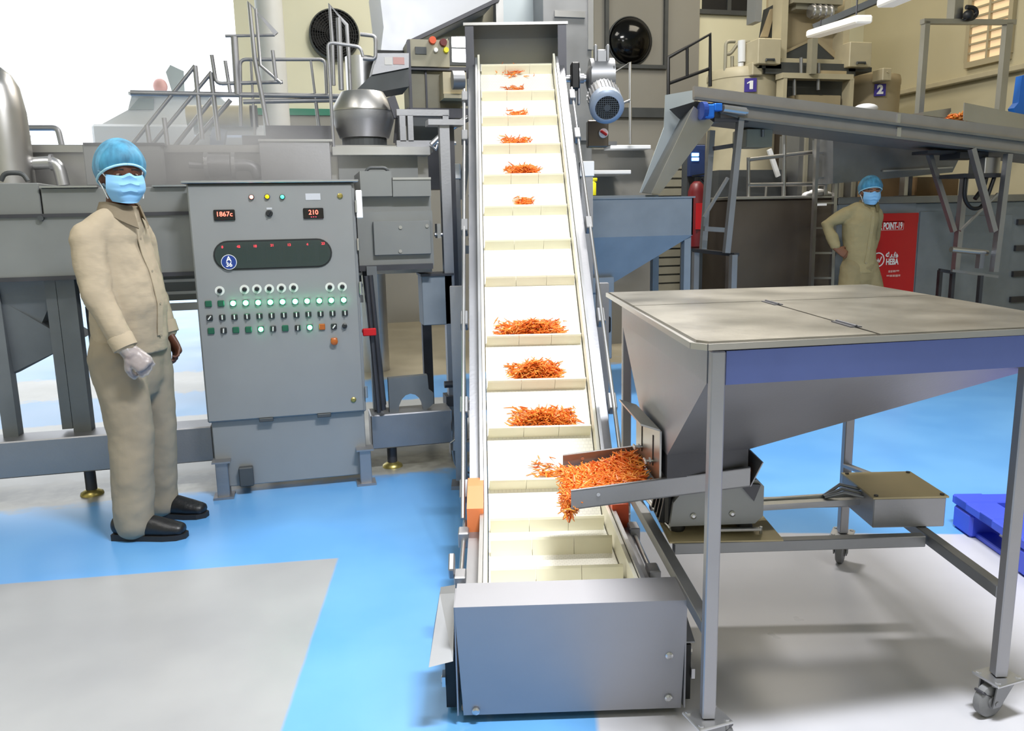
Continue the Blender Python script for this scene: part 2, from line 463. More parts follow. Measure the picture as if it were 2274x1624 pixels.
# recess of the right-hand fan
a, b_ = P(1350, -60, v=V1-.06), P(1472, 146, v=V1-.06)
mb = MB()
for p, q in (((a.x-.05, a.z), (a.x, b_.z)), ((b_.x, a.z), (b_.x+.05, b_.z)), ((a.x-.05, b_.z-.05), (b_.x+.05, b_.z))):
    mb.box((p[0], V1-.11, p[1]), (q[0], V1-.06, q[1]))
mb.struct('trim_2', M['grey_dark'])
a, b_ = P(1560, -60, v=V1), P(1672, 27, v=V1)
mb = MB(); mb.box((a.x, V1-.03, b_.z), (b_.x, V1-.005, a.z)); w = mb.struct('window_1', M['black_metal'])
mb = MB(); mb.box((a.x-.05, V1-.05, b_.z-.06), (b_.x+.05, V1-.005, b_.z)); x = (a.x+b_.x)/2; mb.box((x-.03, V1-.05, b_.z), (x+.03, V1-.005, a.z)); mb.out('window_frame', M['grey_dark'], w)
# ledge along the right wall and its louvred window
mb = MB(); mb.box((U1-.10, V0, 2.93), (U1, V1, 3.0), .01); mb.struct('trim_3', M['cream_paint'])
a, b_ = P(2172, -60, u=U1), P(2240, 128, u=U1)
z0, z1 = P(2172, 135, u=U1).z, P(2240, -80, u=U1).z
mb = MB(); mb.box((U1-.02, b_.y, z0), (U1-.004, a.y, z1)); w = mb.struct('window_2', M['window_pane'])
mb = MB()
mb.box((U1-.06, b_.y-.05, z0-.07), (U1, a.y+.05, z0)); mb.box((U1-.06, a.y, z0), (U1, a.y+.06, z1)); mb.box((U1-.06, b_.y-.06, z0), (U1, b_.y, z1))
k = z0+.09
while k < z1: mb.box((U1-.05, b_.y, k), (U1-.015, a.y, k+.022)); k += .105
y = (a.y+b_.y)/2; mb.box((U1-.055, y-.015, z0), (U1-.015, y+.015, z1))
mb.out('window_frame', M['window_frame'], w)
# round column
c = P(606, 150, v=9.4); rr = abs(P(637, 150, v=9.4).x-P(576, 150, v=9.4).x)/2
mb = MB(); mb.lathe([(rr, 0), (rr, ZC)], (c.x, c.y, 0), n=40); mb.struct('column', M['column_grey'], smooth=60)

# ---------------------------------------------------------------- lamps of the hall and added fill lights
def lamp(name, loc, size, watts, col=(1, .97, .92), rot=(0, 0, 0)):
    d = bpy.data.lights.new(name, 'AREA'); d.shape = 'RECTANGLE'; d.size, d.size_y = size; d.energy = watts; d.color = col
    o = bpy.data.objects.new(name, d); COL.objects.link(o); o.location = loc; o.rotation_euler = rot
    return o
TW = R(-YAW)
lamp('ceiling_or_fill_lamp', O(.9, 1.4, 4.6), (1.2, .28), 240, col=(.95, .97, 1), rot=(0, 0, TW))
lamp('ceiling_or_fill_lamp', O(.9, 6.5, 5.3), (1.2, .28), 190, rot=(0, 0, TW))
lamp('ceiling_or_fill_lamp', O(-2.6, 1.6, 5.2), (1.2, 2.4), 66, col=(1, .97, .9))  # unseen fill light, added to brighten the left side
lamp('ceiling_or_fill_lamp', O(3.4, 1.2, 5.6), (1.2, 2.4), 45, col=(1, .93, .82))  # added fill from the right, no fixture
lamp('ceiling_or_fill_lamp', O(0, -2.0, 5.6), (2.4, 1.2), 34, col=(1, .95, .85))  # added fill behind the camera, out of view
lamp('ceiling_or_fill_lamp', V((5.6, 8.8, 5.8)), (1.6, 1.6), 58, col=(1, .9, .72))  # warm fill added to light the back right area
lamp('ceiling_or_fill_lamp', V((1.2, 8.6, 5.9)), (1.6, 1.6), 70, col=(1, .95, .84))  # fill added over the back of the hall, unseen
wd = bpy.data.worlds.new('daylight'); SC.world = wd; wd.use_nodes = True
wd.node_tree.nodes['Background'].inputs[0].default_value = (.92, .96, 1, 1)
wd.node_tree.nodes['Background'].inputs[1].default_value = 1.9
SC.view_settings.view_transform = 'Standard'; SC.view_settings.look = 'None'; SC.view_settings.gamma = 1; SC.view_settings.use_curve_mapping = False
SC.view_settings.exposure = 0.42
cy = SC.cycles
cy.use_denoising = True; cy.max_bounces = 7; cy.diffuse_bounces = 4; cy.glossy_bounces = 4; cy.transparent_max_bounces = 10; cy.transmission_bounces = 4
cy.sample_clamp_indirect = 6; cy.caustics_reflective = False; cy.caustics_refractive = False
# ---------------------------------------------------------------- inclined flighted conveyor (foreground)
CV = thing('inclined_conveyor', 'tall inclined conveyor with white flighted belt lifting orange strips, steel hood on top', 'conveyor', O(.145, 2.05, 0), R(-YAW+1.4))
SL = .925; TH = math.atan(SL); CT, ST = math.cos(TH), math.sin(TH)
YB, ZB = 1.04, .20          # bend of the belt
YT = 3.36                   # head of the belt
def bz(y): return ZB if y < YB else ZB+(y-YB)*SL
NRM = V((0, -ST, CT)); ALN = V((0, CT, ST))
BW = .225
# belt
mb = MB()
prof = [(.10, ZB-.10), (.04, ZB-.06), (.03, ZB-.03), (.06, ZB), (YB-.12, ZB), (YB-.03, ZB+.012), (YB+.06, bz(YB+.06)+.003), (YT, bz(YT)), (YT+.06, bz(YT)-.02), (YT+.07, bz(YT)-.08), (YT+.02, bz(YT)-.12)]
top = [V((0, y, z)) for y, z in prof]
low = [V((0, YB+.07, ZB-.09)), V((0, YB-.04, ZB-.10))]
loop = top+low
mb.prism([(-BW, p.y, p.z) for p in loop], (2*BW, 0, 0))
belt = mb.out('belt', M['belt'], CV, local=True)
# flights
fl = [.06, .448, .694, .916, 1.13, 1.314, 1.496, 1.682, 1.956, 2.14, 2.326, 2.51, 2.70, 2.888, 3.068, 3.268]
fl[0] = .20
FH = .062
me0 = None
def flight_mesh(n):
    mb = MB(); x = BW-.006
    # L-shaped cleat: foot on the belt, scooped blade
    pts = [(-.012, 0), (.03, 0), (.024, .008), (.008, .016), (.006, FH), (-.004, FH+.004), (-.008, FH-.004), (-.010, .02)]
    seams = [-x, -x+.15, -x+.30, x]
    for a, b in zip(seams, seams[1:]):
        mb.prism([(a+.0008, p, q) for p, q in pts], (b-a-.0016, 0, 0))
    bm = mb.bm; bmesh.ops.recalc_face_normals(bm, faces=bm.faces[:])
    me = bpy.data.meshes.new('flight'); bm.to_mesh(me); bm.free(); me.materials.append(M['flight_cream'])
    return me
me0 = flight_mesh(0)
for y in fl:
    yy = y + (.024*ST if y > YB else 0)
    o = bpy.data.objects.new('flight', me0); COL.objects.link(o); o.parent = belt
    o.location = (0, yy, bz(yy)); o.rotation_euler = (TH if y > YB else (TH*.4 if y > YB-.14 else 0), 0, 0)
# skirts: white inner boards that follow the bend
def ribbon(mb, x0, x1, lo, hi, ya, yb):
    """board along the belt between normal heights lo..hi"""
    def pt(x, y, h):
        if y < YB-.001: return V((x, y, ZB+h))
        return V((x, y, bz(y)))+NRM*h
    ys = [ya] + ([YB-.05] if ya < YB-.05 < yb else []) + [yb]
    def mid(x, h):   # corner at the bend
        k = math.tan(TH/2)
        return V((x, YB-h*k, ZB+h))
    if ya < YB < yb:
        L = [pt(x0, ya, lo), mid(x0, lo), pt(x0, yb, lo)]; Hh = [pt(x0, ya, hi), mid(x0, hi), pt(x0, yb, hi)]
    else:
        L = [pt(x0, ya, lo), pt(x0, yb, lo)]; Hh = [pt(x0, ya, hi), pt(x0, yb, hi)]
    mb.prism(L+Hh[::-1], (x1-x0, 0, 0))
for s in (-1, 1):
    xs = lambda a, b: (s*a, s*b)
    mb = MB(); ribbon(mb, *xs(.229, .241), -.03, .085, .10, YT-.02); mb.out('skirt_board', M['skirt_cream'], CV, local=True)
    mb = MB(); ribbon(mb, *xs(.258, .300), -.14, .03, .16, YT+.02)
    for k in range(9):
        y = 1.25+k*.25; c = V((s*.30, y, bz(y)))-NRM*.05; mb.cyl(c-V((.004, 0, 0)), c+V((s*.006, 0, 0)), .008, n=8)
    mb.out('side_channel', M['steel'], CV, local=True)
    mb = MB(); ribbon(mb, *xs(.243, .256), .035, .10, .12, YT-.06); mb.out('guide_rail', M['steel_bright'], CV, local=True)
    # guard rod on stand-offs outside the channel
    mb = MB()
    pa = V((s*.325, 1.0, bz(1.0)))+NRM*.05; pb2 = V((s*.325, YT-.25, bz(YT-.25)))+NRM*.05
    mb.cyl(pa, pb2, .009, n=10); rod = mb.out('guard_rod', M['steel_bright'], CV, smooth=60, local=True)
    for y in (1.12, 1.42, 1.78, 2.24, 2.78, 3.05):
        c = V((s*.322, y, bz(y)))+NRM*.045
        mb = MB(); mb.obox(c, (.036, .085, .05), Matrix.Rotation(TH, 3, 'X'), .004); mb.out('rod_clamp', M['motor_silver'], rod, local=True)
    # rods and brackets of the level infeed
    mb = MB(); mb.cyl((s*.318, .35, ZB+.02), (s*.318, .98, ZB+.02), .009, n=10); r2 = mb.out('guard_rod', M['steel_bright'], CV, smooth=60, local=True)
    for y in (.45, .82): mb = MB(); mb.obox((s*.318, y, ZB+.02), (.04, .07, .06), None, .004); mb.out('rod_clamp', M['steel'], r2, local=True)
# orange hold-down guides at the bend
for s in (-1, 1):
    mb = MB()
    y0, y1 = YB-.10, YB+.20
    c = V((s*.262, 0, 0))
    pts = [V((s*.243, YB-.20, ZB-.02)), V((s*.243, YB-.19, ZB+.12)), V((s*.243, YB-.03, ZB+.155)), V((s*.243, YB+.05, bz(YB+.05)+.115)), V((s*.243, YB+.07, bz(YB+.07)+.0))]
    mb.prism(pts, (s*.062, 0, 0))
    mb.out('bend_guide', M['orange_plastic' if s < 0 else 'orange_deep'], CV, local=True, label='orange plastic guide at the belt bend')
# head hood, open towards the belt
mb = MB()
h0, h1, hz0, hz1 = 3.30, 3.72, 2.30, 2.575
t = .006
mb.box((-.315, h0, hz1-t), (.315, h1, hz1)); mb.box((-.325, h0-.02, hz1-.012), (.325, h0+.004, hz1+.004))
mb.box((-.315, h1-t, hz0-.35), (.315, h1, hz1))
for s in (-1, 1): mb.prism([(s*.315, h0, hz0-.02), (s*.315, h1, hz0-.35), (s*.315, h1, hz1), (s*.315, h0, hz1)], (-s*t, 0, 0))
hood = mb.out('hood', M['steel_satin'], CV, local=True)
for s in (-1, 1): mb = MB(); mb.box((s*.3155, h0-.012, hz0-.05), (s*.262, h0-.001, hz1-.013)); mb.out('hood_flange', M['steel_dark'], hood, local=True)
# discharge chute below the hood
mb = MB(); mb.hex8([(-.22, 3.5, 1.7), (.22, 3.5, 1.7), (.22, 3.72, 1.7), (-.22, 3.72, 1.7), (-.3, 3.45, 2.2), (.3, 3.45, 2.2), (.3, 3.72, 2.2), (-.3, 3.72, 2.2)]); mb.out('discharge_chute', M['steel'], CV, local=True)
# drive: shaft, flange, gear motor with finned fan cowl
mb = MB(); mb.cyl((.30, 3.30, 2.24), (.50, 3.30, 2.24), .022, n=14); mb.out('drive_shaft', M['steel_bright'], CV, smooth=60, local=True)
mb = MB(); mb.lathe([(.065, 0), (.065, .012), (.03, .016), (.03, .04)], (.385, 3.30, 2.24), (1, 0, 0), n=24); mb.obox((.392, 3.30, 2.16), (.014, .05, .16), None, .004); mb.out('torque_flange', M['steel'], CV, smooth=40, local=True)
mb = MB(); mb.obox((.36, 3.22, 2.24), (.05, .10, .16), None, .008); mb.out('bearing_block', M['black_metal'], CV, local=True)
gx = .53
mb = MB()
mb.ball((gx, 3.30, 2.235), (.095, .115, .125), 24, 14)
mb.cyl((gx-.07, 3.30, 2.24), (gx+.08, 3.30, 2.24), .12, n=26)
for s in (-1, 1): mb.obox((gx+s*.038, 3.25, 2.37), (.020, .05, .12), None, .006)
mb.box((gx-.035, 3.22, 2.30), (gx+.035, 3.28, 2.40), .01)
for s in (-1, 1): mb.obox((gx+s*.07, 3.22, 2.23), (.02, .07, .14), None, .01)
mb.out('gearbox', M['motor_silver'], CV, smooth=40, local=True)
# motor axis tilts down towards the viewer
ax = V((0, -.80, -.42)).normalized(); c0 = V((gx-.005, 3.20, 2.145))
mb = MB(); mb.lathe([(.07, 0), (.088, .03), (.092, .05), (.092, .20)], c0, ax, n=28)
for k in range(28):
    an = 2*PI*k/28; e1 = ax.cross(V((1, 0, 0))).normalized(); d = V((1, 0, 0))*math.cos(an)+e1*math.sin(an)
    mb.bar(c0+ax*.06+d*.094, c0+ax*.19+d*.094, .004, .016, up=d)
mb.out('motor_body', M['motor_silver'], CV, smooth=40, local=True)
mb = MB(); mb.lathe([(.10, .19), (.104, .21), (.104, .26), (.09, .275), (.072, .278), (.072, .262)], c0, ax, n=30, cap0=False); cowl = mb.out('fan_cowl', M['motor_blue_grey'], CV, smooth=40, local=True)
mb = MB(); e1 = ax.cross(V((1, 0, 0))).normalized(); cc = c0+ax*.272
for k in range(-5, 6):
    h = math.sqrt(max(0, .07**2-(k*.0125)**2)); mb.bar(cc+V((k*.0125, 0, 0))-e1*h, cc+V((k*.0125, 0, 0))+e1*h, .004, .006, up=ax); mb.bar(cc+e1*k*.0125-V((h, 0, 0)), cc+e1*k*.0125+V((h, 0, 0)), .004, .004, up=ax)
mb.lathe([(.02, -.002), (.02, .004)], cc, ax, n=14)
mb.out('fan_grille', M['grey_dark'], cowl, local=True)
mb = MB(); mb.lathe([(.07, 0), (.07, .003)], c0+ax*.262, ax, n=24); mb.out('fan', M['dark_void'], cowl, local=True)
# isolator box below the motor
mb = MB(); mb.box((gx-.065, 3.42, 1.83), (gx+.07, 3.52, 2.00), .006); ib = mb.out('isolator_box', M['steel_brown'], CV, local=True)
mb = MB(); mb.cyl((gx+.035, 3.42, 1.915), (gx+.035, 3.40, 1.915), .03, n=18); mb.out('switch_ring', M['sign_white'], ib, local=True)
mb = MB(); mb.obox((gx+.035, 3.395, 1.915), (.05, .02, .016), Matrix.Rotation(.6, 3, 'Y'), .003); mb.out('switch_knob', M['red_paint'], ib, local=True)
# supports: posts both sides, cross ties, top caps
for s in (-1, 1):
    mb = MB(); mb.box((s*.40-.035, 2.93, .02), (s*.40+.035, 3.0, 1.62)); mb.box((s*.40-.06, 2.9, 0), (s*.40+.06, 3.03, .02)); mb.out('leg', M['steel'], CV, local=True)
    mb = MB(); mb.bar((s*.37, 2.05, .04), (s*.37, 2.05, bz(2.05)-.08), .06); mb.box((s*.37-.055, 1.99, 0), (s*.37+.055, 2.11, .02)); mb.out('leg', M['steel'], CV, local=True)
    mb = MB(); mb.bar((s*.385, 2.05, .22), (s*.40, 2.96, .22), .05); mb.out('side_rail', M['steel'], CV, local=True)
    mb = MB(); mb.obox((s*.40, 2.965, 1.665), (.085, .085, .09), None, .004); mb.out('post_cap', M['white_plastic'], CV, local=True)
mb = MB(); mb.bar((-.40, 2.965, .22), (.40, 2.965, .22), .05); mb.bar((-.37, 2.05, .22), (.37, 2.05, .22), .05); mb.bar((-.4, 2.965, 1.2), (.4, 2.965, 1.2), .05); mb.out('cross_tie', M['steel'], CV, local=True)
for s in (-1, 1): mb = MB(); mb.bar((s*.36, 2.965, 1.5), (s*.30, 2.965, bz(2.965)-.12), .045); mb.out('top_strut', M['steel_dull'], CV, local=True)
# boot: front cover box with folded top, side guards, feet
mb = MB(); t = .004
mb.hex8([(-.30, .012, .025), (.312, .012, .025), (.312, .016, .025), (-.30, .016, .025), (-.315, 0, .355), (.322, 0, .355), (.322, .004, .355), (-.315, .004, .355)])
mb.hex8([(-.315, 0, .352), (.322, 0, .352), (.322, .135, .352), (-.312, .135, .352), (-.315, 0, .357), (.322, 0, .357), (.318, .135, .362), (-.312, .135, .362)])
for s, x in ((-1, -.313), (1, .318)): mb.box((x, .004, .03), (x+s*.004, .12, .355))
cover = mb.out('boot_cover', M['steel_boot'], CV, local=True)
for x, z in ((.275, .19), (.275, .06), (-.265, .04)):
    mb = MB(); mb.lathe([(.011, 0), (.011, .006), (.006, .009)], (x, .010, z), (0, -1, 0), n=12); mb.out('screw', M['steel_bright'], cover, local=True)
for s in (-1, 1):
    x0, x1 = s*.322, s*(.388 if s < 0 else .36)
    mb = MB()
    mb.hex8([(x0, -.02, .21), (x1, -.03, .20), (x1, .22, .20), (x0, .22, .21), (x0, .165, .318), (x1+.022, .175, .312), (x1+.022, .22, .312), (x0, .22, .318)]) if s < 0 else mb.hex8([(x0, .06, .195), (x1, .06, .195), (x1, .24, .195), (x0, .24, .195), (x0, .06, .20), (x1, .06, .20), (x1, .24, .25), (x0, .24, .27)])
    mb.out('bearing_guard', M['steel_dull'], CV, local=True)
    mb = MB(); mb.box((x0, .06, .02), (s*.35, .30, .19)); mb.out('bearing_housing', M['black_metal'], CV, local=True)
    mb = MB(); mb.cyl((s*.356, .12, .14), (s*.366, .12, .14), .013, n=10); mb.cyl((s*.356, .12, .07), (s*.366, .12, .07), .013, n=10); mb.box((s*.35, .05, .09), (s*.36, .09, .12)); mb.out('bolt', M['steel_bright'], CV, local=True)
    mb = MB(); mb.box((s*.27-.03, .06, .008), (s*.27+.03, .12, .05)); mb.lathe([(.04, 0), (.03, .012)], (s*.27, .09, 0), n=18); mb.out('foot', M['steel'], CV, local=True)
    mb = MB(); mb.box((s*.29-.02, .1, .05), (s*.29+.02, 2.05, .09)); mb.out('base_rail', M['steel'], CV, local=True)
# tensioner bracket on the left of the infeed
mb = MB(); mb.obox((-.345, .46, .27), (.02, .07, .05), Matrix.Rotation(.5, 3, 'X'), .004); mb.out('bracket', M['steel'], CV, local=True)

# ---------------------------------------------------------------- carrot strips
def strips(mb, n, place, L=(.03, .06), w=(.0017, .0034)):
    """n bent strips; place() -> (point, tilt spread)"""
    for _ in range(n):
        p, tilt = place()
        az = random.uniform(0, 2*PI); el = random.gauss(0, tilt)
        d = V((math.cos(az)*math.cos(el), math.sin(az)*math.cos(el), math.sin(el)))
        s = d.orthogonal().normalized(); s = Matrix.Rotation(random.uniform(0, PI), 3, d) @ s; u = d.cross(s)
        l = random.uniform(*L); a = random.uniform(*w); c = random.uniform(*w)*.7; sag = random.uniform(-.006, .006)
        rings = []
        for k, (t, q) in enumerate(((-.5, .55), (0, 1), (.5, .5))):
            ctr = p+d*t*l+u*(sag if k == 1 else 0)
            rings.append([mb.bm.verts.new(ctr+s*i*a*q+u*j*c*q) for i, j in ((-1, -1), (1, -1), (1, 1), (-1, 1))])
        mb.mi = random.choice((0, 0, 1, 1, 2))
        for A, B in zip(rings, rings[1:]):
            for k in range(4): mb.face([A[k], A[(k+1) % 4], B[(k+1) % 4], B[k]])
        mb.face(rings[0][::-1]); mb.face(rings[-1])
CARROT = [M['carrot_a'], M['carrot_b'], M['carrot_c']]
CVW = W[CV]
names = {15: 'topmost', }
# (flight number, centre x, half width, height, count)
PK = 1.7
piles = [(4, .01, .05, .012, 26, 'few orange carrot strips on the belt just above the feeder tray'),
         (5, .02, .15, .062, 430, 'broad heap of orange carrot strips on the flight nearest above the feeder tray'),
         (6, .00, .125, .078, 400, 'steep orange carrot heap in the middle of three big heaps on the belt'),
         (7, -.01, .165, .066, 430, 'widest orange carrot heap, uppermost of the three big heaps on the belt'),
         (10, -.005, .05, .024, 60, 'small broken orange carrot scrap heap just below the tidy mid-belt heap'),
         (11, .0, .10, .056, 260, 'tidy orange carrot heap halfway up the upper belt'),
         (12, -.02, .10, .030, 140, 'low wide orange carrot heap third from the hood'),
         (13, -.01, .06, .026, 80, 'small pointed orange carrot heap second from the hood'),
         (14, -.03, .075, .018, 40, 'thin scatter of orange carrot strips next below the hood')]
def flight_local(i):
    y = fl[i]; return y+.024*ST
for i, cx_, hw, hh, n, lab in piles:
    y0 = flight_local(i)
    base = V((cx_, y0, bz(y0)))
    mb = MB(CVW)
    def place():
        while True:
            x = random.gauss(0, .45)
            if abs(x) < 1: break
        prof = (1-abs(x)**1.5)
        # the heap sits in the wedge between belt and the back of the flight
        h = random.random()**.75*prof
        back = random.random()
        z = FH*.75+h*hh
        yv = .012+back*(.085-.05*h)
        q = base+V((x*hw, 0, 0))+ALN*(.010)+V((0, yv, 0))
        zz = max(bz(q.y)+.006, base.z+FH*CT*.80+h*hh)
        return V((q.x, q.y, zz)), .35
    strips(mb, int(n*PK), place, L=(.035, .075))
    # filling down into the wedge
    def place2():
        yv = random.uniform(.01, .075); x = random.uniform(-.8, .8)*hw
        q = base+V((x, yv, 0)); lo = bz(q.y)+.006; hi = max(lo+.004, base.z+FH*CT*.8)
        return V((q.x, q.y, random.uniform(lo, hi))), .3
    strips(mb, n//3, place2)
    o = mb.out('carrot_heap', CARROT, None, loc=CVW @ base)
    tag(o, lab, 'carrot strips', None, 'stuff')
mb = MB(CVW)
def place():
    y = YT-.03+random.uniform(-.03, .05); return V((random.gauss(.0, .05), y-.06, bz(min(y-.06, YT))+.012+random.random()*.02)), .3
strips(mb, 60, place)
o = mb.out('carrot_heap', CARROT, None, loc=CVW @ V((0, YT, bz(YT)))); tag(o, 'reddish carrot strips at the head of the belt under the hood', 'carrot strips', None, 'stuff')
# ---------------------------------------------------------------- hopper cart on casters (right foreground)
CT_ = thing('hopper_cart', 'large stainless hopper cart on casters with flat lidded top, beside the inclined conveyor', 'hopper', O(.9, 2.6, 0), R(-YAW))
def CB(): return MB(TURN)
ZT = 1.10
FL, FR, RRp, RL = V((.487, 1.893, 0)), V((1.335, 2.055, 0)), V((1.318, 3.085, 0)), V((.44, 3.06, 0))
posts = {'FL': FL, 'FR': FR, 'RR': RRp, 'RL': RL}
# top: rim frame, two lids, hinge line
tl = [V((.452, 1.842, ZT)), V((1.495, 2.018, ZT)), V((1.43, 3.24, ZT)), V((.37, 3.12, ZT)), V((.42, 1.872, ZT))]
mb = CB(); mb.prism([p-V((0, 0, .012)) for p in tl], (0, 0, .007)); 
# turned-down rim
for a, b in zip(tl, tl[1:]+tl[:1]): mb.bar(a-V((0, 0, .008)), b-V((0, 0, .008)), .006, .015)
mb.out('top_frame', M['steel_satin'], CT_)
def lerp(a, b, t): return a+(b-a)*t
def topq(s, t, z=ZT):
    f = lerp(V((.43, 1.845, 0)), tl[1], s); r = lerp(tl[3], tl[2], s); p = lerp(f, r, t); return V((p.x, p.y, z))
def lid(s0, s1, t0, t1, nm, cut=False):
    mb = CB(); q = [topq(s0, t0, ZT-.005), topq(s1, t0, ZT-.005), topq(s1, t1, ZT-.005), topq(s0, t1, ZT-.005)]
    if cut: q = [lerp(q[0], q[1], .05), q[1], q[2], q[3], lerp(q[0], q[3], .04)]
    mb.prism(q, (0, 0, .007)); return mb.out(nm, M['steel_worn'], CT_)
l1 = lid(.008, .423, .012, .617, 'lid', True); l2 = lid(.431, .992, .008, .617, 'lid'); l3 = lid(.008, .992, .625, .992, 'fixed_top')
for t in (.10, .52):
    mb = CB(); a = topq(.427, t, ZT+.003); b = topq(.427, t+.09, ZT+.003); mb.bar(a, b, .03, .003); mb.cyl(a+V((0, 0, .002)), b+V((0, 0, .002)), .0035, n=8); mb.out('hinge', M['steel_dark'], l2)
# hopper: straight collar then a lopsided pyramid to the outlet
zs, zo = .992, .665
col_ = [V((.468, 1.912, 0)), V((1.40, 2.068, 0)), V((1.37, 3.13, 0)), V((.418, 3.03, 0))]
out_ = [V((.472, 2.40, 0)), V((.735, 2.444, 0)), V((.735, 2.784, 0)), V((.455, 2.74, 0))]
def z_(p, z): return V((p.x, p.y, z))
mb = CB(); mb.hex8([z_(p, zs) for p in col_]+[z_(p, ZT-.02) for p in col_]); hop = mb.out('hopper_collar', M['steel'], CT_)
mb = CB(); mb.hex8([z_(p, zo) for p in out_]+[z_(p, zs) for p in col_]); mb.out('hopper_funnel', M['steel'], CT_)
mb = CB(); mb.hex8([z_(p, .59) for p in out_]+[z_(p, zo) for p in out_]); mb.out('outlet', M['steel_dark'], CT_)
# apron plates between the posts
mb = CB(); mb.hex8([(.508, 1.889, .992), (1.318, 2.039, .992), (1.316, 2.047, .992), (.506, 1.897, .992), (.508, 1.889, ZT-.026), (1.318, 2.039, ZT-.026), (1.316, 2.047, ZT-.026), (.506, 1.897, ZT-.026)]); mb.hex8([(1.352, 2.046, .992), (1.45, 2.062, .992), (1.449, 2.07, .992), (1.351, 2.054, .992), (1.352, 2.046, ZT-.026), (1.45, 2.062, ZT-.026), (1.449, 2.07, ZT-.026), (1.351, 2.054, ZT-.026)]); mb.out('apron', M['apron_blue'], CT_)
# slide gate on the conveyor side of the outlet, with slots and wing bolts
mb = CB()
g0, g1 = V((.452, 2.42, 0)), V((.432, 2.76, 0))
mb.hex8([z_(g0, .562), z_(g0, .562)+V((.006, 0, 0)), z_(g1, .562)+V((.006, 0, 0)), z_(g1, .562), z_(g0, .735), z_(g0, .735)+V((.006, 0, 0)), z_(g1, .735)+V((.006, 0, 0)), z_(g1, .735)])
mb.hex8([z_(g0, .735), z_(g0, .741), z_(g1, .741), z_(g1, .735), z_(g0, .755)+V((-.06, 0, 0)), z_(g0, .761)+V((-.06, 0, 0)), z_(g1, .761)+V((-.06, 0, 0)), z_(g1, .755)+V((-.06, 0, 0))])
gate = mb.out('slide_gate', M['steel_satin'], CT_)
for t in (.25, .72):
    p = lerp(g0, g1, t)
    mb = CB(); mb.box((p.x-.002, p.y-.004, .60), (p.x+.001, p.y+.004, .70)); mb.out('slot', M['dark_void'], gate)
    mb = CB(); mb.cyl((p.x-.03, p.y, .615), (p.x, p.y, .615), .006, n=8); mb.obox((p.x-.026, p.y, .615), (.008, .04, .014), None, .003); mb.lathe([(.012, 0), (.012, .006)], (p.x-.008, p.y, .615), (-1, 0, 0), n=6); mb.out('wing_bolt', M['steel_bright'], gate)
# vibrating trough: floor, side walls, flared back lip
def tz(x): return .556+(x-.18)*.105
mb = CB(); xa, xb, ya, yb = .175, .735, 2.40, 2.79
th = .004; hw_ = .062
def tp(x, y, dz=0): return V((x, y+(x-.18)*.03, tz(x)+dz))
mb.hex8([tp(xa, ya, -hw_), tp(xb, ya, -hw_), tp(xb, yb, -hw_), tp(xa, yb, -hw_), tp(xa, ya, -hw_+th), tp(xb, ya, -hw_+th), tp(xb, yb, -hw_+th), tp(xa, yb, -hw_+th)])
for y0 in (ya, yb-th): mb.hex8([tp(xa, y0, -hw_), tp(xb, y0, -hw_), tp(xb, y0+th, -hw_), tp(xa, y0+th, -hw_), tp(xa, y0, 0), tp(xb, y0, 0), tp(xb, y0+th, 0), tp(xa, y0+th, 0)])
for y0, s in ((ya, -1), (yb, 1)): mb.hex8([tp(xa, y0-s*.012, -.003), tp(xb, y0-s*.012, -.003), tp(xb, y0, -.003), tp(xa, y0, -.003), tp(xa, y0-s*.012, 0), tp(xb, y0-s*.012, 0), tp(xb, y0, 0), tp(xa, y0, 0)])
mb.hex8([tp(xb, ya, -hw_), tp(xb+th, ya, -hw_), tp(xb+th, yb, -hw_), tp(xb, yb, -hw_), tp(xb+.03, ya-.02, .018), tp(xb+.034, ya-.02, .018), tp(xb+.034, yb+.02, .018), tp(xb+.03, yb+.02, .018)])
tr = mb.out('vibrating_trough', M['steel'], CT_)
for x, y in ((.26, ya-.001), (.245, yb-th-.001)):
    mb = CB(); mb.lathe([(.006, 0), (.006, .003)], tp(x, y, -.022), (0, -1, 0), n=10); mb.out('rivet', M['steel_bright'], tr)
# vibrator drive under the trough
mb = CB()
prof = [(.50, .40), (.775, .405), (.80, .43), (.80, .53), (.775, .552), (.55, .53), (.51, .48)]
mb.prism([(x, 2.48, z) for x, z in prof], (0, .22, 0))
vib = mb.out('vibrator_housing', M['grey_machine'], CT_)
mb = CB(); mb.box((.488, 2.50, .395), (.515, 2.68, .50), .01)
for k in range(4): mb.obox((.49, 2.52+k*.045, .45), (.02, .012, .10), Matrix.Rotation(.2, 3, 'Y'))
mb.out('leaf_spring', M['black_metal'], vib)
for x, z in ((.575, .435), (.70, .44)): mb = CB(); mb.lathe([(.010, 0), (.010, .004), (.005, .007)], (x, 2.48, z), (0, -1, 0), n=12); mb.out('bolt', M['steel_bright'], vib)
mb = CB(); mb.prism([(.715, 2.478, .545), (.785, 2.478, .54), (.765, 2.478, .485)], (0, -.012, 0)); mb.out('gusset', M['steel_dark'], vib)
for x in (.53, .75):
    for y in (2.51, 2.66):
        mb = CB(); mb.lathe([(.022, 0), (.026, .012), (.022, .026)], (x, y, .375), n=14); mb.out('rubber_mount', M['black_rubber'], vib, smooth=60)
mb = CB(); mb.bar((.62, 2.465, .392), (.79, 2.465, .392), .014, .008); mb.cyl((.79, 2.465, .40), (.79, 2.465, .36), .005, n=8); mb.out('mount_rod', M['steel_bright'], CT_)
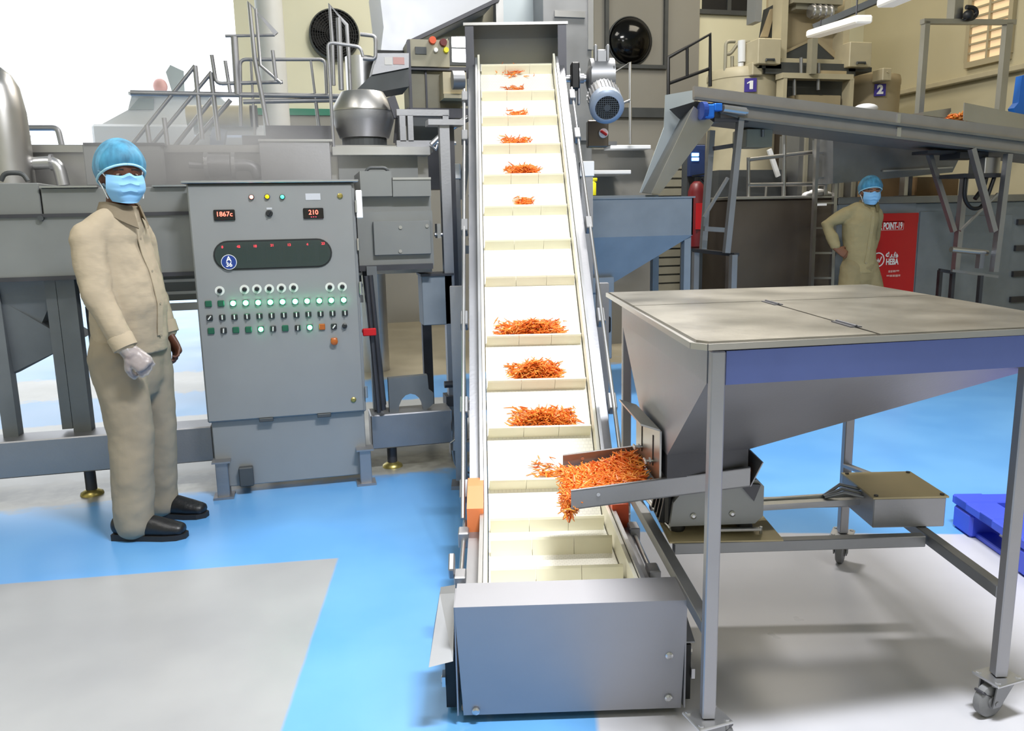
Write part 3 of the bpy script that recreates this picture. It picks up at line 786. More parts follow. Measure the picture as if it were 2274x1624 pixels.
# frame: posts, lower rails, cross beam, base plate
for k in posts:
    p = posts[k]; w = .034
    mb = CB(); mb.box((p.x-w/2, p.y-w/2, .118), (p.x+w/2, p.y+w/2, ZT-.024), .003); mb.out('leg', M['steel'], CT_)
zr = .355
mb = CB(); mb.bar(z_(FL, zr)+V((0, .017, 0)), z_(RL, zr)-V((0, .017, 0)), .034, .034, bv=.002); mb.out('lower_rail', M['steel_dull'], CT_)
mb = CB(); mb.bar(z_(FR, zr)+V((0, .017, 0)), z_(RRp, zr)-V((0, .017, 0)), .034, .034, bv=.002); mb.out('lower_rail', M['steel_dull'], CT_)
mb = CB(); mb.bar((.50, 2.42, zr), (1.302, 2.44, zr), .034, .036, bv=.002); mb.out('cross_beam', M['steel_dull'], CT_)
mb = CB(); mb.bar((.49, 2.80, zr), (1.312, 2.80, zr), .034, .034, bv=.002); mb.out('cross_beam', M['steel_dull'], CT_)
mb = CB(); mb.box((.485, 2.41, zr+.017), (.845, 2.815, zr+.022)); mb.out('base_plate', M['tan_plate'], CT_)
# gas spring bracket rod at the left rail
mb = CB(); mb.cyl((.455, 2.93, .395), (.51, 2.50, .385), .009, n=10); mb.cyl((.455, 2.93, .395), (.475, 2.78, .392), .012, n=10); mb.out('tie_rod', M['steel_bright'], CT_, smooth=60)
# control box with lid screws and cable conduit
mb = CB(); z0 = zr+.018; mb.box((1.165, 2.50, z0), (1.40, 2.75, z0+.10), .003); cb = mb.out('control_box', M['steel'], CT_)
mb = CB(); mb.box((1.160, 2.495, z0+.10), (1.405, 2.755, z0+.106)); mb.out('box_lid', M['tan_plate'], cb)
for x in (1.175, 1.39):
    for y in (2.51, 2.74): mb = CB(); mb.lathe([(.007, 0), (.007, .004)], (x, y, z0+.106), n=8); mb.out('screw', M['steel_dark'], cb)
mb = CB(); mb.bar((1.29, 2.755, z0+.085), (1.31, 3.07, z0+.03), .03, .012); mb.out('bracket', M['steel'], CT_)
mb = CB(); mb.bar((.80, 2.58, .425), (1.165, 2.62, .425), .036, .02); mb.bar((.80, 2.61, .425), (1.165, 2.645, .43), .014, .03); mb.out('cable_duct', M['steel_bright'], CT_)
mb = CB()
for dy, dz in ((0, .012), (.02, .02), (-.02, .006)): mb.pipe([(1.05, 2.62+dy*.3, .44), (1.11, 2.62+dy, .455+dz), (1.168, 2.60+dy, .445+dz)], .006, 8)
mb.out('cable', M['steel_dull'], CT_, smooth=80)
# casters
def caster(p, ang):
    mb = CB(); c = V((p.x, p.y, 0)); rot = Matrix.Rotation(ang, 3, 'Z')
    mb.obox(c+V((0, 0, .112)), (.10, .085, .008), rot, .002)
    pl = mb.out('caster_plate', M['steel_bright'], CT_)
    for i in (-1, 1):
        for j in (-1, 1): mb = CB(); mb.lathe([(.008, 0), (.008, .012)], c+rot @ V((i*.038, j*.03, .108)), n=6); mb.out('bolt', M['steel_bright'], pl)
    off = rot @ V((-.028, 0, 0)); ax = rot @ V((0, 1, 0))
    mb = CB(); wc = c+off+V((0, 0, .049))
    for s in (-1, 1):
        mb.hex8([wc+ax*s*.024+rot @ V((-.014, -.002, -.012)), wc+ax*s*.024+rot @ V((.014, -.002, -.012)), wc+ax*s*.024+rot @ V((.014, .002, -.012)), wc+ax*s*.024+rot @ V((-.014, .002, -.012)),
                 c+ax*s*.026+rot @ V((-.035, -.002, .098)), c+ax*s*.026+rot @ V((.03, -.002, .098)), c+ax*s*.026+rot @ V((.03, .002, .098)), c+ax*s*.026+rot @ V((-.035, .002, .098))])
    mb.lathe([(.036, .094), (.036, .108)], c, n=20); mb.cyl(wc-ax*.028, wc+ax*.028, .007, n=10)
    mb.out('fork', M['steel_dull'], pl)
    mb = CB(); mb.lathe([(.020, -.014), (.040, -.015), (.048, -.010), (.049, 0), (.048, .010), (.040, .015), (.020, .014)], wc, ax, n=26); mb.lathe([(.019, -.019), (.019, .019)], wc, ax, n=16)
    mb.out('wheel', M['wheel_grey'], pl, smooth=50)
    mb = CB(); mb.obox(c+off*1.9+V((0, 0, .075)), (.04, .03, .008), rot @ Matrix.Rotation(.5, 3, 'Y'), .003); mb.out('brake_pedal', M['steel_dark'], pl)
caster(FL, R(200)); caster(FR, R(20)); caster(RRp, R(60)); caster(RL, R(10))
# carrots in the trough and spilling over its lip
mb = MB(TURN)
def place():
    x = random.uniform(.165, .42); y = random.uniform(ya+.035, yb-.038)
    bed = tz(x)-hw_+.008
    crest = .014+.036*max(0, (x-.24)/.21)+.012*math.sin(9*y+14*x)**2
    e = min((y-ya)/.06, (yb-y)/.06, 1); h = random.random()**.7*crest*max(.35, e)
    return V((x, y+(x-.18)*.03, bed+h)), .35
strips(mb, 2600, place, L=(.035, .07))
def spill():
    t = random.random(); x = .185-.02*t**.5+random.uniform(-.012, .02); z = tz(.18)-hw_+.004-.034*t*t
    return V((x, random.uniform(2.40, 2.56)+.012*random.random(), z+random.uniform(0, .03)*(1-t))), .8
strips(mb, 220, spill, L=(.03, .055))
o = mb.out('carrot_bed', CARROT, None, loc=O(.3, 2.6, .53)); tag(o, 'bed of bright orange carrot strips filling the vibrating trough and spilling over its edge', 'carrot strips', None, 'stuff')
mb = MB(TURN)
def place():
    return V((random.uniform(.62, .745), random.uniform(2.46, 2.74), tz(.68)-.03+random.random()*.03)), .3
strips(mb, 260, place); o = mb.out('carrot_bed', CARROT, None, loc=O(.68, 2.6, .58)); tag(o, 'shaded carrot strips under the hopper outlet at the back of the trough', 'carrot strips', None, 'stuff')
# blue plastic pallet behind the cart
PL = thing('plastic_pallet', 'blue plastic pallet on the floor behind the hopper cart', 'pallet', O(1.925, 2.33, 0), R(-YAW-1))
mb = MB()
L_, Wd, hd = 1.0, 1.2, .15
nx, ny = 5, 7
t0 = .105
mb2 = MB()
for i in range(6): mb.box((0, i*.196, t0), (L_, i*.196+.10 if i else .12, hd), .006)
for i in range(4): x = i*.29; mb.box((x, 0, t0), (x+.13, 1.10, hd-.004), .006)
mb.out('deck', M['pallet_blue'], PL, local=True)
for i in range(3):
    for j in range(3):
        mb = MB(); x, y = i*.43, j*.47; mb.box((x+.002, y+.002, .0), (x+.14, y+.15, t0), .012); mb.out('block', M['pallet_blue'], PL, local=True)
for i in range(3): mb = MB(); x = i*.43; mb.box((x+.03, 0.01, .0), (x+.11, 1.08, .025), .004); mb.out('runner', M['pallet_blue'], PL, local=True)
# ---------------------------------------------------------------- control cabinet A 36
VC = 4.23
c0 = P(412, 408, v=VC); uL, uR = -.535, .258; zB, zTp = .395, 1.58
KB = thing('control_cabinet', 'grey control cabinet A 36 with rows of lit green buttons beside the worker', 'control cabinet', (-.14, 4.40, 0))
mb = MB(); mb.box((uL, VC+.012, zB), (uR, VC+.17, zTp), .006); body = mb.out('cabinet_body', M['grey_paint'], KB)
mb = MB(); mb.box((uL+.004, VC, zB+.006), (uR-.012, VC+.014, zTp-.008), .005); door = mb.out('door', M['grey_paint'], KB)
mb = MB(); mb.box((uL-.02, VC-.02, zTp), (uR+.02, VC+.18, zTp+.012), .003); mb.out('rain_lip', M['steel_bright'], KB)
mb = MB(); mb.box((uL+.015, VC+.03, .045), (uR-.01, VC+.16, zB), .004); mb.out('plinth', M['grey_paint'], KB)
for x in (-.25, .04): mb = MB(); mb.box((x-.035, VC-.008, zB-.012), (x+.035, VC+.014, zB+.008), .003); mb.out('latch', M['grey_dark'], KB)
for x in (uL+.05, uR-.02):
    mb = MB(); mb.box((x-.03, VC-.02, .0), (x+.03, VC+.06, .19), .003); mb.box((x-.045, VC-.035, .19), (x+.045, VC+.06, .198)); mb.box((x-.05, VC-.04, 0), (x+.05, VC+.06, .012)); mb.out('leg', M['steel'], KB)
mb = MB(); mb.box((uL+.13, VC-.01, .05), (uL+.20, VC+.03, .15), .004); mb.out('terminal_box', M['grey_dark'], KB)
for z in (1.46, 1.27, 1.05, .50): mb = MB(); mb.cyl((uR+.004, VC+.004, z-.03), (uR+.004, VC+.004, z+.03), .008, n=10); mb.out('hinge', M['steel_bright'], door)
mb = MB(); mb.box((uR+.004, VC-.004, 1.40), (uR+.035, VC+.022, 1.54), .004); mb.out('filter_cap', M['white_plastic'], KB)
# a photo point on the door face
def D(px, py, out=0.0): p = P(px, py, v=VC); return V((p.x, VC-out, p.z))
# three pilot lamps
for px, py, m_ in ((558.5, 438, 'led_pink'), (593.5, 437, 'led_yellow'), (627, 437.5, 'led_teal')):
    p = D(px, py); mb = MB(); mb.lathe([(.013, 0), (.013, .008), (.010, .010)], p, (0, -1, 0), n=18); k = mb.out('pilot_lamp', M['button_black'], door)
    mb = MB(); mb.lathe([(.0095, .008), (.0095, .014), (.006, .018)], p, (0, -1, 0), n=16); mb.out('lens', M[m_], k, smooth=60)
p = D(598, 474); mb = MB(); mb.lathe([(.017, 0), (.017, .010), (.014, .012)], p, (0, -1, 0), n=18); mb.obox(p+V((0, -.016, 0)), (.008, .012, .026), Matrix.Rotation(.5, 3, 'Y'), .002); mb.out('selector_switch', M['button_black'], door)
mb = MB(); q = D(598, 463.5); mb.box((q.x-.013, VC-.002, q.z-.005), (q.x+.013, VC, q.z+.005)); mb.out('nameplate', M['nameplate'], door)
mb = MB(); q = D(695, 437); mb.box((q.x-.036, VC-.002, q.z-.016), (q.x+.036, VC, q.z+.016)); mb.out('nameplate', M['nameplate'], door)
for px, py in ((755, 435.5), (785, 888)): mb = MB(); mb.lathe([(.014, 0), (.014, .004), (.008, .008)], D(px, py), (0, -1, 0), n=16); mb.out('lock', M['brass'], door)
# digital displays
for px, py, t in ((498.5, 478, '1867c'), (696, 474, '210')):
    q = D(px, py); mb = MB(); mb.box((q.x-.049, VC-.010, q.z-.026), (q.x+.049, VC, q.z+.026), .003); dd = mb.out('digital_display', M['display_black'], door)
    text_part(t, .032, M['led_digit'], dd, 'digits', face_mx((q.x, VC-.011, q.z+.004)), .0008)
    if t == '210': text_part('- - -', .018, M['led_red'], dd, 'digits', face_mx((q.x, VC-.011, q.z-.016)), .0006)
# smoked window with seven meters
a, b_ = D(466, 533), D(742, 595); r = (a.z-b_.z)/2; xm0, xm1, zm = a.x+r+.004, b_.x-r+.0, (a.z+b_.z)/2
def stadium(r, y):
    pts = []
    for k in range(13): an = PI/2+PI*k/12; pts.append((xm0+r*math.cos(an), y, zm+r*math.sin(an)))
    for k in range(13): an = -PI/2+PI*k/12; pts.append((xm1+r*math.cos(an), y, zm+r*math.sin(an)))
    return pts
r = .066
mb = MB(); mb.prism(stadium(r+.006, VC), (0, -.004, 0)); bz_ = mb.out('meter_window', M['button_black'], door)
mb = MB(); mb.prism(stadium(r-.004, VC-.0045), (0, -.0015, 0)); mb.out('recess', M['grey_dark'], bz_)
for k, (px, py, t) in enumerate(((494, 549, '8'), (530, 548, '45'), (566.5, 547, '18'), (604.5, 545, '21'), (642, 544, '13'), (682.5, 543, '4'), (717.5, 541, '23'))):
    q = D(px, py); mb = MB(); w_ = .022 if k in (0, 6) else .032; mb.box((q.x-w_, VC-.009, zm-.040), (q.x+w_, VC-.006, zm+.040), .001); mt = mb.out('panel_meter', M['meter_face'], bz_)
    text_part(t, .017, M['led_red'], bz_, 'digits', face_mx((q.x, VC-.0095, q.z)), .0006)
mb = MB(); mb.prism(stadium(r-.002, VC-.0105), (0, -.0015, 0)); mb.out('window_pane', M['window_smoke'], bz_)
q = D(509, 582)
mb = MB(); mb.lathe([(.034, 0), (.034, .002)], (q.x, VC-.013, q.z), (0, -1, 0), n=32); bd = mb.out('badge', M['badge_blue'], door)
mb = MB(); mb.lathe([(.0365, 0), (.0365, .001), (.034, .001), (.034, 0)], (q.x, VC-.0135, q.z), (0, -1, 0), n=32, cap0=False, cap1=False); mb.out('badge_rim', M['sign_white'], bd)
text_part('A', .036, M['sign_white'], bd, 'lettering', face_mx((q.x, VC-.0155, q.z+.014)), .0006, bold=.0008)
text_part('36', .030, M['sign_white'], bd, 'lettering', face_mx((q.x, VC-.0155, q.z-.013)), .0006, bold=.0008)
# rows of controls
for px, py in ((488, 646), (543, 643), (570.5, 642), (598, 641.5), (625, 640), (652, 639), (732.5, 638), (760, 637)):
    p = D(px, py); mb = MB(); mb.lathe([(.023, 0), (.023, .002), (.012, .002), (.012, 0)], p, (0, -1, 0), n=24, cap0=False, cap1=False); rg = mb.out('label_ring', M['ring_white'], door)
    mb = MB(); mb.lathe([(.011, 0), (.011, .012), (.008, .014)], p, (0, -1, 0), n=16); mb.obox(p+V((0, -.017, 0)), (.005, .008, .018), None, .001); mb.out('key_switch', M['button_black'], rg)
def sq(p, m_, nm, par, s=.0155, d=.010):
    mb = MB(); mb.box((p.x-s, VC-d, p.z-s), (p.x+s, VC, p.z+s), .003); return mb.out(nm, M[m_], par)
x0s = [463, 491, 518, 546, 573.5, 600.5, 627.5, 655.5, 682, 709, 735.5, 763]
for k, px in enumerate(x0s):
    py = 675-(k/11)*9; p = D(px, py)
    if k < 2: sq(p, 'lens_green', 'push_button', door)
    else:
        bt = sq(p, 'lens_green', 'push_button', door, .0145)
        mb = MB(); mb.lathe([(.0125, .010), (.0125, .015), (.008, .018)], p, (0, -1, 0), n=18); mb.out('lit_lens', M['led_green'], bt, smooth=60, label='glowing green lens')
    py = 706-(k/11)*11; p = D(px+3, py)
    bt = sq(p, 'button_black', 'selector_switch', door, .0145)
    mb = MB(); mb.obox(p+V((0, -.016, .001)), (.006, .012, .022), Matrix.Rotation(.0 if k else .7, 3, 'Y'), .001); mb.out('lever', M['ring_white'], bt)
row3 = 'gsgglsgsloxk'
for k, px in enumerate(x0s):
    py = 735-(k/11)*11; p = D(px+6 if k < 11 else px+2, py); c = row3[k]
    if c == 'g': sq(p, 'lens_green', 'push_button', door)
    elif c == 'l':
        bt = sq(p, 'lens_green', 'push_button', door, .0145); mb = MB(); mb.lathe([(.0115, .010), (.0115, .015), (.008, .018)], p, (0, -1, 0), n=18); mb.out('lit_lens', M['led_green'], bt, smooth=60, label='glowing green lens')
    elif c == 'o': sq(p, 'lens_orange', 'push_button', door)
    elif c in 'sx':
        bt = sq(p, 'button_black', 'selector_switch', door, .0145); mb = MB(); mb.obox(p+V((0, -.016, 0)), (.006, .012, .022), Matrix.Rotation(.7 if c == 'x' else .1, 3, 'Y'), .001); mb.out('lever', M['ring_white'], bt)
    else: mb = MB(); mb.lathe([(.013, 0), (.013, .012), (.009, .014)], p, (0, -1, 0), n=16); mb.obox(p+V((0, -.017, 0)), (.005, .008, .018), Matrix.Rotation(.6, 3, 'Y'), .001); mb.out('key_switch', M['button_black'], door)
p = D(742, 757); bt = sq(p, 'lens_orange', 'push_button', door, .016); mb = MB(); mb.lathe([(.016, .01), (.018, .022), (.012, .026)], p+V((0, 0, -.002)), (0, -1, 0), n=18); mb.out('mushroom_head', M['lens_orange'], bt, smooth=60)
def pp(v, *pts): return [P(x, y, v=v) for x, y in pts]
def poly_px(mb, v, d, *pts): mb.prism(pp(v, *pts), (0, d, 0)); return mb
# ---------------------------------------------------------------- fryer line behind the worker and the cabinet
FM = thing('fryer_line', 'long grey stainless fryer line with lidded trough running behind the worker and cabinet', 'fryer', (-.9, 4.9, 0))
v0 = 4.44
uL_, uR_ = -2.7, .265
mb = MB(); mb.box((uL_, v0, 1.145), (uR_, v0+.62, 1.44)); mb.out('trough', M['grey_machine'], FM)
mb = MB(); mb.box((uL_, v0+.02, 1.44), (-1.235, v0+.58, 1.60), .004); li = mb.out('lid', M['grey_machine'], FM)
mb = MB(); h = pp(v0+.2, (2, 402), (10, 384), (50, 384), (62, 402)); mb.pipe(h, .012, 8, .03); mb.out('handle', M['grey_dark'], li, smooth=60)
mb = MB(); mb.box((-1.228, v0+.02, 1.44), (uR_, v0+.58, 1.575), .004); mb.out('lid', M['grey_machine'], FM)
mb = MB(); mb.box((uL_, v0-.012, 1.435), (uR_, v0+.01, 1.452)); mb.box((uL_, v0-.012, 1.13), (uR_, v0+.02, 1.15)); mb.out('edge_fold', M['steel_dark'], FM)
mb = MB(); mb.box((-1.225, v0-.006, 1.575), (-.97, v0+.5, 1.583)); mb.box((-.72, v0-.006, 1.575), (-.56, v0+.5, 1.583)); mb.out('lid_edge', M['steel_bright'], FM)
mb = MB(); mb.lathe([(.014, 0), (.014, .02)], P(92, 485, v=v0), (0, -1, 0), n=10); mb.out('knob', M['grey_dark'], FM)
# sloping pans beneath
mb = MB(); mb.hex8([(-2.6, v0+.15, .78), (-1.46, v0+.15, .66), (-1.46, v0+.5, .66), (-2.6, v0+.5, .78), (-2.6, v0+.08, 1.13), (-1.20, v0+.08, 1.13), (-1.20, v0+.55, 1.13), (-2.6, v0+.55, 1.13)])
mb.hex8([(-1.62, v0+.15, .60), (-1.46, v0+.15, .66), (-1.46, v0+.5, .66), (-1.62, v0+.5, .60), (-1.62, v0+.1, 1.13), (-1.18, v0+.1, .80), (-1.18, v0+.5, .80), (-1.62, v0+.5, 1.13)])
mb.out('drain_pan', M['leg_grey'], FM)
mb = MB(); mb.box((-1.16, v0+.28, .98), (.3, v0+.34, 1.12)); mb.box((-1.16, v0+.30, .74), (-.78, v0+.36, .965)); mb.out('side_panel', M['grey_machine'], FM)
mb = MB(); mb.box((-1.1, v0+.20, 1.085), (.3, v0+.23, 1.10)); mb.box((-1.1, v0+.20, 1.02), (.3, v0+.23, 1.036)); mb.box((-1.1, v0+.22, .93), (.3, v0+.25, .97)); mb.out('slide_rail', M['steel_bright'], FM)
# legs, sole beam, feet
for x, w, z0 in ((-1.255, .05, .355), (-1.185, .085, .33), (-1.52, .07, .33), (-2.3, .08, .33), (.345, .055, .33)):
    mb = MB(); mb.box((x-w/2, v0+.08, z0), (x+w/2, v0+.16, 1.14)); mb.out('leg', M['leg_grey'], FM)
mb = MB(); mb.box((uL_, v0-.02, .145), (-.54, v0+.16, .335), .006); mb.out('sole_beam', M['steel'], FM)
mb = MB(); mb.box((.29, v0-.02, .13), (.745, v0+.16, .325), .006); mb.out('sole_beam', M['steel'], FM)
for x in (-1.17, .405, -2.35, -.40):
    mb = MB(); mb.cyl((x, v0+.06, .02), (x, v0+.06, .15), .028, n=14); f = mb.out('foot', M['steel_dark'], FM, smooth=60)
    mb = MB(); mb.lathe([(.058, 0), (.055, .012), (.03, .028)], (x, v0+.06, 0), n=20); mb.out('foot_pad', M['brass'], f, smooth=60)
# red lever beside the cabinet
mb = MB(); a = P(808, 735, v=4.36); mb.cyl(a, a+V((0, -.06, 0)), .012, n=10); mb.box((a.x-.01, 4.29, a.z-.02), (a.x+.06, 4.31, a.z+.02), .004); mb.out('valve_handle', M['red_paint'], FM)
mb = MB(); mb.cyl((.33, 4.34, .36), (.30, 4.34, 1.10), .012, n=10); mb.cyl((.36, 4.40, .36), (.325, 4.40, 1.10), .016, n=10); mb.out('pipe', M['steel_dark'], FM, smooth=60)
# right-hand end of the line beyond the cabinet
EM = thing('outfeed_section', 'grey outfeed housing with carrying handle and bolted cover plate right of the cabinet', 'machine housing', (.52, 4.8, 0))
v1 = 4.55
mb = MB(); mb.pb(800, 380, 870, 436, v1, .5); mb.pb(872, 397, 957, 436, v1, .5); mb.pb(790, 436, 957, 472, v1+.06, .4); mb.out('upper_housing', M['grey_machine'], EM)
mb = MB(); mb.pb(872, 394, 957, 399, v1-.006, .4); mb.out('lid_edge', M['steel_bright'], EM)
mb = MB(); mb.pb(795, 470, 962, 592, v1+.03, .42); mb.out('lower_housing', M['grey_machine'], EM)
mb = MB(); mb.pb(830, 491, 957, 566, v1, .03, .003); cp = mb.out('cover_plate', M['grey_machine'], EM)
for px, py in ((889, 505), (948, 502), (889, 558)): mb = MB(); mb.lathe([(.010, 0), (.010, .006)], P(px, py, v=v1), (0, -1, 0), n=8); mb.out('bolt', M['steel_bright'], cp)
mb = MB(); mb.pb(798, 588, 962, 600, v1-.01, .4); mb.out('sill', M['steel_dark'], EM)
mb = MB(); mb.pipe(pp(v1+.1, (811, 386), (817, 373), (857, 373), (864, 385)), .009, 8, .02); mb.out('handle', M['grey_dark'], EM, smooth=60)
mb = MB(); a = P(965, 521, v=v1+.1); mb.cyl(a, a+V((.09, 0, 0)), .012, n=12); mb.box((a.x+.01, v1+.06, a.z-.02), (a.x+.03, v1+.14, a.z+.06)); mb.out('shaft', M['steel_bright'], EM)
mb = MB(); mb.cyl((.37, v1+.1, .33), (.33, v1+.1, 1.13), .03, n=12); mb.out('leg', M['steel_dark'], EM)
# arched saddle bracket on the sole beam
mb = MB()
pts = [(.40, .325), (.40, .52), (.62, .52), (.64, .42), (.66, .325), (.60, .325)]
arc = [(.52+.07*math.cos(PI*k/8), .325+.10*math.sin(PI*k/8)) for k in range(9)]
mb.prism([(x, v0+.02, z) for x, z in [(.40, .325), (.40, .52), (.62, .525), (.625, .44), (.65, .42), (.65, .36), (.61, .325)]+arc[0:]], (0, .05, 0))
mb.out('saddle_bracket', M['leg_grey'], EM)
BB = thing('junction_box', 'small blue-grey hanging box on the post left of the belt', 'junction box', (.72, 4.7, .8))
mb = MB(); mb.pb(938, 612, 1006, 722, 4.62, .16, .004); mb.out('box_body', M['steel_blue'], BB)
mb = MB(); mb.pb(934, 608, 1008, 613, 4.61, .18); mb.out('lid', M['steel_dark'], BB)
# tall stand beside the belt
ST_ = thing('support_stand', 'tall stainless post stand between outfeed housing and inclined conveyor', 'stand', (.82, 4.75, 0))
mb = MB(); mb.box((.765, 4.62, .0), (.82, 4.68, 1.93)); mb.out('post', M['steel'], ST_)
mb = MB(); mb.box((.835, 4.70, .0), (.86, 4.73, 1.9)); mb.out('post', M['steel_dark'], ST_)
mb = MB(); mb.box((.70, 4.60, 1.90), (.90, 4.72, 1.93)); mb.out('top_bracket', M['steel'], ST_)
mb = MB(); mb.box((.745, 4.60, .30), (.84, 4.72, .36)); mb.cyl((.74, 4.62, .43), (.84, 4.62, .43), .02, n=10); mb.out('bracket', M['steel_dark'], ST_)
# ---------------------------------------------------------------- things standing on and behind the line
US = thing('upper_shelf', 'long stainless ledge with splash back behind the fryer lids', 'shelf', (-.5, 5.3, 0))
vs_ = 5.15
mb = MB(); mb.box((-2.7, vs_-.04, 1.79), (.80, vs_+.45, 1.835), .004); mb.out('ledge', M['steel_satin'], US)
mb = MB(); mb.box((-2.7, vs_+.05, 1.05), (.78, vs_+.09, 1.79)); mb.out('back_panel', M['steel_satin'], US)
for x in (-2.0, -.3, .74): mb = MB(); mb.box((x-.03, vs_+.1, 0), (x+.03, vs_+.16, 1.79)); mb.out('leg', M['steel_dark'], US)
DB = thing('switch_enclosure', 'dark grey boxy enclosure on the ledge behind the worker\'s head', 'enclosure', (-.97, 5.2, 1.6))
mb = MB(); mb.pb(187, 320, 361, 412, 5.0, .1, .006); mb.out('enclosure_body', M['grey_machine'], DB)
mb = MB(); mb.pb(184, 317, 364, 322, 4.99, .115); mb.out('lid', M['steel_dark'], DB)
GB = thing('fan_housing', 'grey square sheet metal housing above the control cabinet', 'housing', (-.02, 5.1, 1.6))
mb = MB(); mb.pb(577, 312, 735, 402, 4.95, .15, .004); mb.out('housing_body', M['steel'], GB)
mb = MB(); mb.pb(573, 309, 738, 314, 4.94, .17); mb.out('rim', M['steel_bright'], GB)
mb = MB(); mb.pb(590, 279, 738, 312, 5.25, .3); mb.pb(538, 301, 592, 328, 5.2, .2); mb.out('back_box', M['steel_dark'], GB)
EP = thing('steam_pipe', 'stainless elbow pipe bending down behind the fryer lid at far left', 'pipe', P(130, 408, v=5.0))
mb = MB(); mb.pipe(pp(5.0, (60, 364), (128, 360), (141, 412)), .034, 12, .05); mb.out('elbow', M['steel_bright'], EP, smooth=60)
mb = MB(); a, b_ = pp(5.0, (112, 361), (118, 361)); mb.cyl(a, b_, .045, n=14); mb.out('coupling', M['steel'], EP)
FP = thing('flanged_pipe', 'horizontal flanged pipe with elbow between enclosure and square housing', 'pipe', P(500, 370, v=5.05))
mb = MB(); mb.cyl(*pp(5.05, (455, 368), (512, 368)), .062, n=18); mb.pipe(pp(5.05, (512, 368), (562, 366), (576, 395)), .034, 12, .05); mb.out('pipe_run', M['steel'], FP, smooth=60)
for x in (455, 515): mb = MB(); a = P(x, 368, v=5.05); mb.cyl(a, a+V((.02, 0, 0)), .075, n=20); mb.out('flange', M['steel_bright'], FP)
mb = MB(); a = P(420, 366, v=5.05); mb.cyl(a, P(455, 368, v=5.05), .02, n=10); mb.out('stub', M['steel'], FP)
# exhaust stack at far left
c = P(8, 400, v=4.98); a, b_ = P(-45, 400, v=4.98), P(78, 400, v=4.98); rr = abs(b_.x-a.x)/2; cx_ = (a.x+b_.x)/2; zt = P(0, 150, v=4.98).z
mb = MB(); zz = 1.60
mb.lathe([(rr, zz), (rr, P(60, 330, v=4.98).z), (rr*.97, P(60, 250, v=4.98).z), (rr*.84, P(40, 195, v=4.98).z), (rr*.62, P(20, 168, v=4.98).z), (rr*.3, zt), (rr*.1, zt+.01)], (cx_, 4.98, 0), n=36)
tag(mb.out('exhaust_stack', M['steel_satin'], None, smooth=50, loc=(cx_, 4.98, 1.6)), 'domed shiny exhaust stack standing on the fryer line at far left', 'stack')
# ---------------------------------------------------------------- tilting kettle and its stand
vk = 5.15
KT = thing('mixing_kettle', 'round polished steel kettle with conical lid on the slab left of the belt', 'kettle', P(810, 318, v=vk+.25))
c = P(810, 318, v=vk+.25); px_m = abs(P(880, 250, v=vk+.25).x-P(741, 250, v=vk+.25).x)/139
def zk(y): return P(810, y, v=vk+.25).z
mb = MB(); mb.lathe([(55*px_m, zk(308)), (58*px_m, zk(300)), (67*px_m, zk(272)), (69.5*px_m, zk(264)), (69.5*px_m, zk(250))], (c.x, c.y, 0), n=44); mb.out('bowl', M['steel'], KT, smooth=50)
mb = MB(); mb.lathe([(71*px_m, zk(250)), (71*px_m, zk(246)), (47*px_m, zk(206)), (43*px_m, zk(205))], (c.x, c.y, 0), n=44); mb.out('cone_lid', M['steel_satin'], KT, smooth=40)
mb = MB(); mb.lathe([(50*px_m, zk(326)), (50*px_m, zk(309))], (c.x, c.y, 0), n=30); mb.out('base_ring', M['grey_dark'], KT)
mb = MB(); mb.bar(P(868, 215, v=vk+.1), P(884, 262, v=vk+.1), .03, .05); mb.bar(P(884, 262, v=vk+.1), P(879, 318, v=vk+.1), .03, .03); mb.out('tilt_arm', M['steel_dark'], KT)
mb = MB(); mb.pb(738, 326, 955, 344, vk-.1, .6); tag(mb.out('kettle_slab', M['steel_bright'], None, loc=P(845, 344, v=vk)), 'thick steel slab carrying the kettle', 'slab')
mb = MB(); mb.pb(752, 344, 928, 405, vk, .4); tag(mb.out('slab_base', M['grey_machine'], None, loc=P(845, 404, v=vk)), 'grey base block under the kettle slab', 'base')
SF = thing('square_frame', 'open square steel frame with dark box inside, right of the kettle', 'frame', P(945, 322, v=vk))
mb = MB(); mb.pb(881, 243, 997, 257, vk-.05, .08); mb.pb(881, 312, 965, 326, vk-.05, .08); mb.out('crossbar', M['steel'], SF)
for x0, x1 in ((888, 901), (906, 918), (984, 997)): mb = MB(); mb.pb(x0, 256, x1, 314, vk-.05, .08); mb.out('upright', M['steel'], SF)
mb = MB(); mb.pb(918, 262, 985, 312, vk+.15, .25); mb.out('motor_box', M['grey_dark'], SF)
mb = MB(); mb.pipe(pp(vk-.1, (958, 322), (975, 305), (1005, 282), (1040, 262)), .018, 8, .05); mb.pipe(pp(vk-.1, (962, 318), (1012, 318)), .012, 8); mb.pipe(pp(vk-.1, (955, 322), (968, 332), (972, 318)), .01, 8); tag(mb.out('hose_pipe', M['steel_bright'], None, smooth=60, loc=P(960, 322, v=vk-.1)), 'bent steel pipes rising towards the belt beside the square frame', 'pipe')
